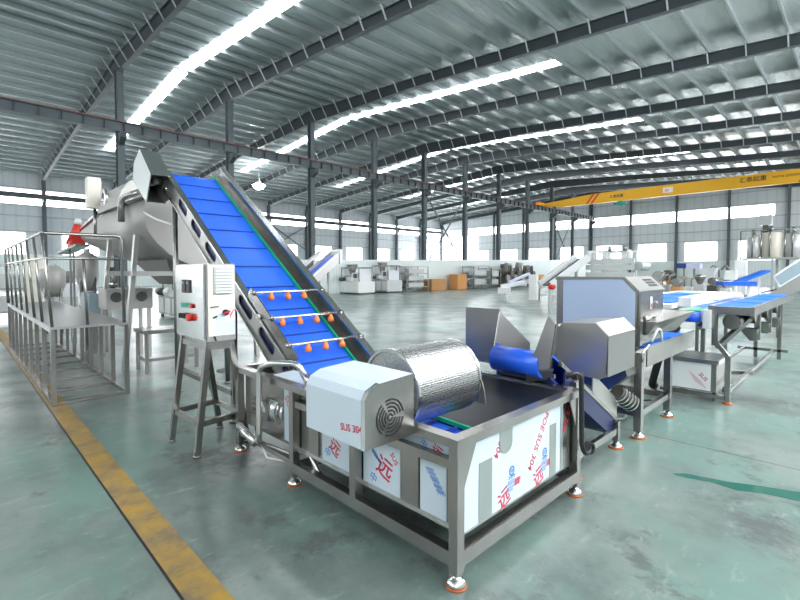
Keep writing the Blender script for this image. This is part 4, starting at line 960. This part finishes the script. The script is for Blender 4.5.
for x in (9.8, 13.1):
    for y in (2.5, 3.25): B(x-0.03, x+0.03, y-0.03, y+0.03, 0, 1.14).build('leg', 'steel', t)
B(7.9, 8.9, 1.80, 1.97, 1.16, 1.30).build('film_roll_tray', 'wrap', t)

# inclined elevator with a grey window at the far right
t = thing('incline_elevator', 'inclined grey elevator with a pale window panel at the right edge', 'conveyor', (15.3, 1.2, 0))
pan = [(1.85, 1.08), (1.62, 1.16), (0.45, 2.14), (0.15, 2.0), (0.15, 1.75), (1.55, 0.96)]
for x in (15.0, 15.7): MB().prism(pan, 'X', x, x+0.04).build('side_plate', 'steel_pale', t)
MB().prism([(1.62, 1.57), (1.25, 1.90), (0.62, 2.40), (0.45, 2.14), (1.48, 1.28)], 'X', 14.98, 15.72).build('hood', 'film_white', t)
MB().prism([(1.58, 1.55), (1.24, 1.85), (0.75, 2.24), (0.62, 2.05), (1.46, 1.34)], 'X', 14.965, 14.98).build('window', 'glass_grey', t, label='pale blue-grey window')
MB().prism([(1.86, 1.12), (1.60, 1.20), (1.60, 1.23), (1.86, 1.15)], 'X', 15.04, 15.70).build('belt', 'black', t)
for y in (1.5, 0.5):
    for x in (15.02, 15.72): B(x-0.03, x+0.03, y-0.03, y+0.03, 0, 1.0 if y > 1 else 1.7).build('leg', 'steel', t)

# small blue inclined conveyor beyond the long one
t = thing('small_conveyor', 'small inclined conveyor with a narrow blue belt behind the long conveyor', 'conveyor', (8.4, 12.1, 0))
def sz(x): return 1.18 + 0.745*(x-7.5)
def ss(x0, x1, n0, n1, y0, y1): return MB().prism([(x0, sz(x0)+n0), (x1, sz(x1)+n0), (x1, sz(x1)+n1), (x0, sz(x0)+n1)], 'Y', y0, y1)
ss(7.3, 8.85, 0.0, 0.03, 11.95, 12.35).build('belt', 'belt', t)
ss(7.3, 8.95, -0.26, 0.05, 11.88, 11.93).build('side_plate', 'steel_pale', t)
ss(7.3, 8.95, 0.05, 0.08, 11.86, 11.95).build('side_strip', 'white', t)
ss(7.3, 8.95, -0.26, 0.10, 12.37, 12.42).build('side_plate', 'steel_pale', t)
ss(7.5, 8.3, 0.12, 0.28, 12.42, 12.5).build('motor_box', 'machine_dark', t)
ss(7.6, 8.6, 0.24, 0.36, 12.42, 12.6).build('cover', 'steel_pale', t)
ss(8.93, 9.02, -0.30, 0.10, 11.84, 12.42).build('end_cap', 'white', t)
for x in (7.6, 8.5):
    for y in (11.9, 12.4): B(x-0.025, x+0.025, y-0.025, y+0.025, 0, sz(x)-0.26).build('leg', 'steel', t)

# ---------------------------------------------------------------- far machines
def packer(x, y, w, d, h, name, label, group=None, m='machine', rng=0):
    """a packing machine: base cabinet, glazed upper housing, hopper, film reels, panel, feet"""
    r = random.Random(rng); t = thing(name, label, 'machine', (x, y, 0), group)
    B(x-d/2, x+d/2, y-w/2, y+w/2, 0.12, h*0.42).build('base_cabinet', m, t, bevel=0.02)
    for k in range(3):
        yy = y - w/2 + w*(k+0.1)/3
        B(x-d/2-0.02, x-d/2, yy, yy+w*0.26, 0.2, h*0.38).build('door', 'white' if r.random() > 0.4 else m, t)
    B(x-d*0.35, x+d*0.35, y-w*0.45, y-w*0.02, h*0.42, h*0.72).build('housing', 'wrap', t, bevel=0.02)
    B(x-d*0.3, x+d*0.3, y+w*0.08, y+w*0.42, h*0.42, h*0.62).build('housing', 'machine', t, bevel=0.02)
    for s in (-1, 1):
        for q in (-0.45, 0.45): B(x+s*d*0.4-0.03, x+s*d*0.4+0.03, y+q*w-0.03, y+q*w+0.03, h*0.42, h*0.9).build('upright', 'steel', t)
        B(x+s*d*0.4-0.025, x+s*d*0.4+0.025, y-0.45*w, y+0.45*w, h*0.86, h*0.9).build('top_rail', 'steel', t)
    MB().loft([(x-0.3, y+w*0.1, h), (x+0.3, y+w*0.1, h), (x+0.3, y+w*0.36, h), (x-0.3, y+w*0.36, h)], [(x-0.1, y+w*0.18, h*0.64), (x+0.1, y+w*0.18, h*0.64), (x+0.1, y+w*0.28, h*0.64), (x-0.1, y+w*0.28, h*0.64)]).build('hopper', 'steel', t)
    MB().cyl((x-d*0.5, y-w*0.2, h*0.5), (x-d*0.5, y+w*0.02, h*0.5), 0.16).build('film_reel', 'white', t)
    MB().cyl((x-d*0.52, y+w*0.2, h*0.5), (x-d*0.52, y+w*0.4, h*0.5), 0.14).build('film_reel', 'machine_dark', t)
    B(x-d*0.55, x-d*0.5, y-w*0.44, y-w*0.3, h*0.55, h*0.68).build('control_panel', 'machine_dark', t)
    for s in (-1, 1):
        for q in (-1, 1): MB().cyl((x+s*d*0.42, y+q*w*0.45, 0), (x+s*d*0.42, y+q*w*0.45, 0.12), 0.05).build('foot', 'steel_dark', t)
    return t
packer(21.6, 26.6, 2.3, 1.6, 2.2, 'packing_machine', 'tall pale packing machine at the left end of the far machine row', rng=1, m='white')
packer(24.6, 26.6, 2.0, 1.6, 2.4, 'packing_machine', 'pale packing machine second from the left in the far machine row', rng=2)
def rack(x, y, w, d, h, name, label, n=3):
    t = thing(name, label, 'rack', (x, y, 0))
    for s in (-1, 1):
        for q in (-1, 1): B(x+s*d/2-0.03, x+s*d/2+0.03, y+q*w/2-0.03, y+q*w/2+0.03, 0, h).build('upright', 'steel', t)
    for k in range(n):
        z = 0.35 + (h-0.4)*k/(n-1)
        B(x-d/2, x+d/2, y-w/2, y+w/2, z, z+0.05).build('shelf', 'steel', t)
        if k < n-1: B(x-d*0.35, x+d*0.35, y-w*0.4, y+w*0.1, z+0.05, z+0.05+(h-0.4)/(n-1)*0.6).build('tray', 'machine', t)
    return t
rack(27.6, 26.6, 1.2, 2.6, 2.1, 'shelf_rack', 'open grey steel shelf frame right of the two pale packing machines', 4)
rack(36.6, 26.6, 1.3, 2.6, 2.2, 'shelf_rack', 'open steel tube frame near the dark oily machine, beside the orange-brown carton')
rack(39.2, 26.6, 1.2, 1.6, 2.0, 'shelf_rack', 'shorter open steel frame directly beside the dark oily machine')
bx = tag(B(29.6, 31.6, 26.2, 27.2, 0, 1.0).build('cardboard_box', 'tan', bevel=0.02), 'wide brown crate on the floor right of the open shelf frame', 'box')
bx = tag(B(33.2, 34.6, 26.2, 27.2, 0, 1.4).build('cardboard_box', M['orange'] if False else mat('orange_card', (0.66, 0.30, 0.10), 0.6), bevel=0.02), 'orange-brown carton standing on the floor left of the steel tube frames', 'box')
# dark engine-like machine
t = thing('dark_machine', 'dark oily machine with cylinders in front of the far pale partition', 'machine', (44.0, 26.4, 0))
r = random.Random(5)
B(40.8, 47.4, 25.9, 27.1, 0.3, 1.2).build('bed', 'machine_dark', t, bevel=0.05)
for k in range(9):
    x = 41.1 + 0.74*k; h = 0.8 + 0.7*r.random()
    MB().cyl((x, 26.5, 1.2), (x, 26.5, 1.2+h), 0.3+0.15*r.random(), 0.2).build('cylinder', ('machine_dark', 'steel_dark', 'machine')[k % 3], t)
    MB().cyl((x, 25.75, 1.0+0.4*(k % 2)), (x, 25.95, 1.0+0.4*(k % 2)), 0.34).build('pulley', ('steel_dark', 'machine_dark')[k % 2], t)
    if k % 2: MB().tube([(x-0.3, 26.0, 1.2), (x-0.3, 26.0, 2.2), (x+0.4, 26.2, 2.3), (x+0.4, 26.2, 1.3)], 0.08).build('pipe', 'machine_dark', t)
for x in (41.2, 47.0): B(x-0.2, x+0.2, 26.1, 26.9, 0, 0.3).build('foot', 'machine_dark', t)
# film-wrapped conveyor
t = thing('wrapped_conveyor', 'conveyor wrapped in white film standing on the open floor beyond the trough', 'conveyor', (24.3, 15.0, 0))
MB().bar((24.0, 15.6, 0.75), (25.2, 13.9, 1.15), 0.7, 0.25).build('wrapped_bed', 'wrap', t)
MB().bar((24.4, 15.3, 1.0), (25.3, 14.4, 1.55), 0.5, 0.12).build('raised_bed', mat('violet_wrap', (0.55, 0.56, 0.78), 0.3), t)
for x, y in ((24.0, 15.2), (24.4, 15.7), (25.0, 13.9), (25.4, 14.3)): B(x-0.05, x+0.05, y-0.05, y+0.05, 0, 0.75).build('leg', 'white', t)
B(23.7, 24.2, 15.0, 15.6, 0.35, 0.7).build('drive_box', 'white', t)
# low grey bench conveyor right of it
t = thing('bench_conveyor', 'low grey conveyor bench between the wrapped conveyor and the cutter', 'conveyor', (25.0, 12.9, 0))
MB().bar((24.6, 13.6, 0.8), (26.2, 11.6, 0.8), 0.7, 0.2).build('bed', 'machine', t)
MB().bar((24.6, 13.6, 0.3), (26.2, 11.6, 0.3), 0.5, 0.08).build('floor_frame', 'machine', t)
for x, y in ((24.5, 13.3), (24.9, 13.6), (25.9, 11.6), (26.3, 11.9)): B(x-0.05, x+0.05, y-0.05, y+0.05, 0, 0.7).build('leg', 'steel_dark', t)
MB().cyl((24.7, 13.4, 0.9), (24.7, 13.4, 1.5), 0.3).build('hopper_drum', 'tan', t, label='brown drum on the bench')
B(24.2, 24.7, 13.3, 13.8, 0, 1.5).build('side_box', 'white', t)
# big pale machine behind the cutter
t = thing('beam_machine', 'large pale machine with long horizontal beams behind the blue-panelled cutter', 'machine', (18.7, 6.9, 0))
B(18.0, 19.2, 6.2, 7.55, 0, 0.9).build('base', 'machine', t, bevel=0.02)
for x, y in ((18.05, 7.5), (18.05, 6.3), (19.15, 7.5), (19.15, 6.3)): B(x-0.06, x+0.06, y-0.06, y+0.06, 0.9, 2.45).build('upright', 'machine', t)
for z in (1.45, 1.75, 1.98): B(17.98, 18.10, 5.95, 7.75, z, z+0.20).build('long_beam', 'machine', t)
B(17.98, 18.10, 6.1, 7.7, 2.42, 2.5).build('top_beam', 'white', t)
B(19.1, 19.22, 6.1, 7.7, 2.42, 2.5).build('top_beam', 'white', t)
for y in (6.1, 6.35, 6.85, 7.0, 7.6): B(17.97, 18.08, y-0.06, y+0.06, 2.18, 2.42).build('bracket', 'white', t)
for y in (6.25, 6.8): MB().cyl((17.9, y, 2.45), (17.9, y, 2.65), 0.07).build('actuator', 'steel_dark', t)
MB().cyl((18.0, 5.8, 1.9), (18.3, 5.6, 1.9), 0.18).build('gear_motor', 'machine', t)
t = thing('incline_feeder', 'grey inclined feeder with an open side frame left of the pale beam machine', 'conveyor', (17.5, 8.2, 0))
for y in (8.05, 8.55): MB().bar((16.6, y+0.45, 1.15), (17.9, y-0.45, 2.25), 0.08, 0.30).build('side_frame', 'machine', t)
MB().bar((16.6, 8.75, 1.15), (17.9, 7.85, 2.2), 0.45, 0.06).build('belt', 'black', t)
for x, y in ((16.8, 8.65), (17.7, 8.0)): B(x-0.05, x+0.05, y-0.05, y+0.05, 0, 1.1 + (x-16.6)*0.8).build('leg', 'machine', t)
# row of small machines in front of the end wall dado
lab = ['cream and grey cutter with a round drum', 'brown and grey mixing machine', 'machine with a dark blue tray on top', 'machine with a violet screen on top', 'slanting white hopper machine', 'open grey machine with bent arms', 'plain white cabinet machine', 'pale panel machine with a pipe frame']
for i, px in enumerate((659, 668, 684, 694, 708, 719, 731, 741)):
    u = (px-400)/455.0; d = 27.0 + 1.2*(i % 3)
    a = AZ; x = d*math.cos(a) + u*d*math.sin(a); y = d*math.sin(a) - u*d*math.cos(a)
    t = thing('process_machine', lab[i].capitalize() + ', %s from left before the end wall' % ORD[i], 'machine', (x, y, 0), 'small machines before the end wall')
    h = (1.75, 1.8, 2.2, 2.15, 1.9, 2.1, 1.75, 2.4)[i]
    B(x-0.35, x+0.35, y-0.3, y+0.3, 0.25, h*0.62).build('body', ('cream', 'tan', 'machine', 'machine', 'white', 'machine', 'white', 'film_white')[i], t, bevel=0.03)
    for s in (-1, 1):
        for q in (-1, 1): B(x+s*0.3-0.03, x+s*0.3+0.03, y+q*0.25-0.03, y+q*0.25+0.03, 0, 0.25).build('leg', 'steel_dark', t)
    if i in (0, 1): MB().cyl((x-0.3, y, h*0.8), (x+0.3, y, h*0.8), h*0.18).build('drum', ('steel', 'machine_dark')[i], t); MB().bar((x, y, h*0.62), (x, y, h*0.8), 0.2).build('drum_stand', 'steel', t)
    elif i in (2, 3):
        B(x-0.05, x+0.05, y-0.05, y+0.05, h*0.62, h*0.86).build('stand', 'steel_dark', t); B(x-0.3, x+0.3, y-0.35, y+0.35, h*0.86, h).build('tray' if i == 2 else 'screen', 'belt_dark' if i == 2 else bpy.data.materials['violet_wrap'], t)
    elif i == 4: MB().loft([(x-0.2, y-0.2, h*0.62), (x+0.2, y-0.2, h*0.62), (x+0.2, y+0.2, h*0.62), (x-0.2, y+0.2, h*0.62)], [(x-0.5, y-0.5, h), (x+0.4, y-0.5, h), (x+0.4, y+0.4, h), (x-0.5, y+0.4, h)]).build('hopper', 'wrap', t)
    elif i == 5:
        MB().tube([(x-0.4, y+0.6, h*0.7), (x-0.2, y+0.3, h), (x, y, h*0.85), (x, y, h*0.6)], 0.06).build('arm', 'steel_dark', t); MB().tube([(x+0.4, y-0.6, h*0.75), (x+0.2, y-0.3, h), (x, y-0.1, h*0.85)], 0.06).build('arm', 'steel_dark', t)
    else: B(x-0.37, x-0.35, y-0.2, y+0.2, h*0.35, h*0.55).build('door', 'machine', t); B(x-0.3, x+0.3, y-0.28, y+0.28, h*0.62, h).build('upper_housing', 'film_white', t, bevel=0.02)
lab2 = ['low pale machine with a steel drum', 'low grey machine with two pipes', 'low brown mixer', 'low white boxed machine', 'low grey machine with a round hopper', 'low dark motor unit', 'low pale machine with a flat lid']
for i, px in enumerate((656, 666, 677, 688, 700, 713, 726)):
    u = (px-400)/455.0; d = 21.5 + 0.8*(i % 2)
    x = d*math.cos(AZ) + u*d*math.sin(AZ); y = d*math.sin(AZ) - u*d*math.cos(AZ); h = (1.25, 1.45, 1.35, 1.3, 1.5, 1.4, 1.25)[i]
    t = thing('process_machine', lab2[i].capitalize() + ', %s from left beyond the blue belts' % ORD[i], 'machine', (x, y, 0), 'small machines beyond the blue belts')
    B(x-0.25, x+0.25, y-0.2, y+0.2, 0.3, h*0.72).build('body', ('white', 'machine', 'tan', 'white', 'machine', 'machine_dark', 'cream')[i], t, bevel=0.02)
    for s_ in (-1, 1):
        for q in (-1, 1): B(x+s_*0.22-0.025, x+s_*0.22+0.025, y+q*0.17-0.025, y+q*0.17+0.025, 0, 0.3).build('leg', 'steel_dark', t)
    if i in (0, 2, 5): MB().cyl((x-0.25, y, h*0.86), (x+0.25, y, h*0.86), h*0.13).build('drum', ('steel', 0, 'steel_dark', 0, 0, 'steel')[i], t)
    elif i in (1, 3):
        for e in (-0.12, 0.12): MB().tube([(x+e, y-e, h*0.7), (x+e, y-e, h*1.02), (x+e+0.2, y-e-0.2, h*1.05)], 0.035).build('pipe', 'steel_dark', t)
    else: MB().lathe((x, y, 0), [(0.08, h*0.7), (0.24, h*0.95), (0.24, h), (0.1, h*1.03)]).build('hopper', 'steel', t)
# blue belts in front of that row
for i, (px, d, w) in enumerate(((738, 17.5, 0.8), (749, 19.5, 1.0))):
    u = (px-400)/455.0; x = d*math.cos(AZ) + u*d*math.sin(AZ); y = d*math.sin(AZ) - u*d*math.cos(AZ)
    t = thing('blue_conveyor', ('short flat blue belt conveyor before the row of small machines', 'short raised blue belt conveyor left of the elevator window')[i], 'conveyor', (x, y, 0))
    if i == 0: MB().bar((x-0.4, y+0.5, 1.22), (x+0.4, y-0.4, 1.22), 0.5, 0.16).build('belt', 'belt', t)
    else: MB().bar((x-0.6, y+0.5, 1.15), (x+0.5, y-0.5, 1.7), 0.5, 0.08).build('belt', 'belt_light', t)
    for s in (-1, 1): B(x+s*0.3-0.04, x+s*0.3+0.04, y-s*0.3-0.04, y-s*0.3+0.04, 0, 1.2 if i == 0 or s < 0 else 1.45).build('leg', 'white', t)
# tank platform by the end wall
t = thing('tank_platform', 'raised steel platform carrying upright tanks near the right end of the end wall', 'platform', (52.6, 6.0, 0))
B(51.2, 54.4, 3.2, 8.0, 2.78, 2.9).build('deck', 'machine', t)
for x in (51.3, 54.3):
    for y in (3.3, 5.6, 7.9): B(x-0.08, x+0.08, y-0.08, y+0.08, 0, 2.78).build('leg', 'machine', t)
for y in (3.3, 4.8, 6.4, 7.9): MB().cyl((51.25, y, 2.9), (51.25, y, 5.3), 0.05).build('rail_post', 'steel', t)
MB().tube([(51.25, 3.3, 5.3), (51.25, 7.9, 5.3)], 0.05).build('handrail', 'steel', t)
for i, (x, y, rr, h, m) in enumerate(((52.2, 7.1, 0.5, 2.0, 'machine'), (52.7, 5.9, 0.78, 2.25, 'cream'), (53.2, 4.4, 0.72, 2.1, 'machine'))):
    t = thing('steel_tank', ('slim grey upright tank at the left end of the raised tank platform', 'wide cream upright tank in the middle of the raised tank platform', 'grey upright tank at the right end of the raised tank platform')[i], 'tank', (x, y, 2.9))
    MB().lathe((x, y, 2.9), [(rr*0.9, 0), (rr, 0.1), (rr, h-0.15), (rr*0.85, h), (rr*0.2, h+0.1)]).build('vessel', m, t)
    MB().cyl((x, y, 2.9+h+0.05), (x, y, 2.9+h+0.6), 0.16).build('stirrer_motor', 'steel_dark', t)
    MB().tube([(x-rr-0.06, y, 2.95), (x-rr-0.06, y, 2.9+h*0.9), (x-rr*0.5, y, 2.9+h+0.3)], 0.05).build('pipe', 'steel', t)
    if i == 1:
        B(x-0.45, x+0.45, y-0.05, y+0.85, 5.85, 6.75).build('top_box', 'machine', t)
        B(x-0.2, x+0.2, y+0.2, y+0.6, 5.2, 5.85).build('box_stand', 'machine_dark', t)
# pale cabinet doors in the dado of the end wall
struct(B(XG-0.12, XG-0.07, 24.6, 27.0, 0, 2.98).build('door_1', 'cream'))
# machines at the far left behind the platform
rack(1.6, 20.5, 2.5, 1.6, 1.9, 'shelf_rack', 'low grey equipment frame beyond the left end of the platform')
packer(3.4, 22.5, 2.6, 1.5, 1.7, 'packing_machine', 'grey machine glimpsed under the platform handrail beyond the kettles', rng=4)
packer(6.2, 17.5, 2.2, 1.4, 1.9, 'packing_machine', 'dark-doored machine behind the control cabinet and the hopper legs', rng=6)
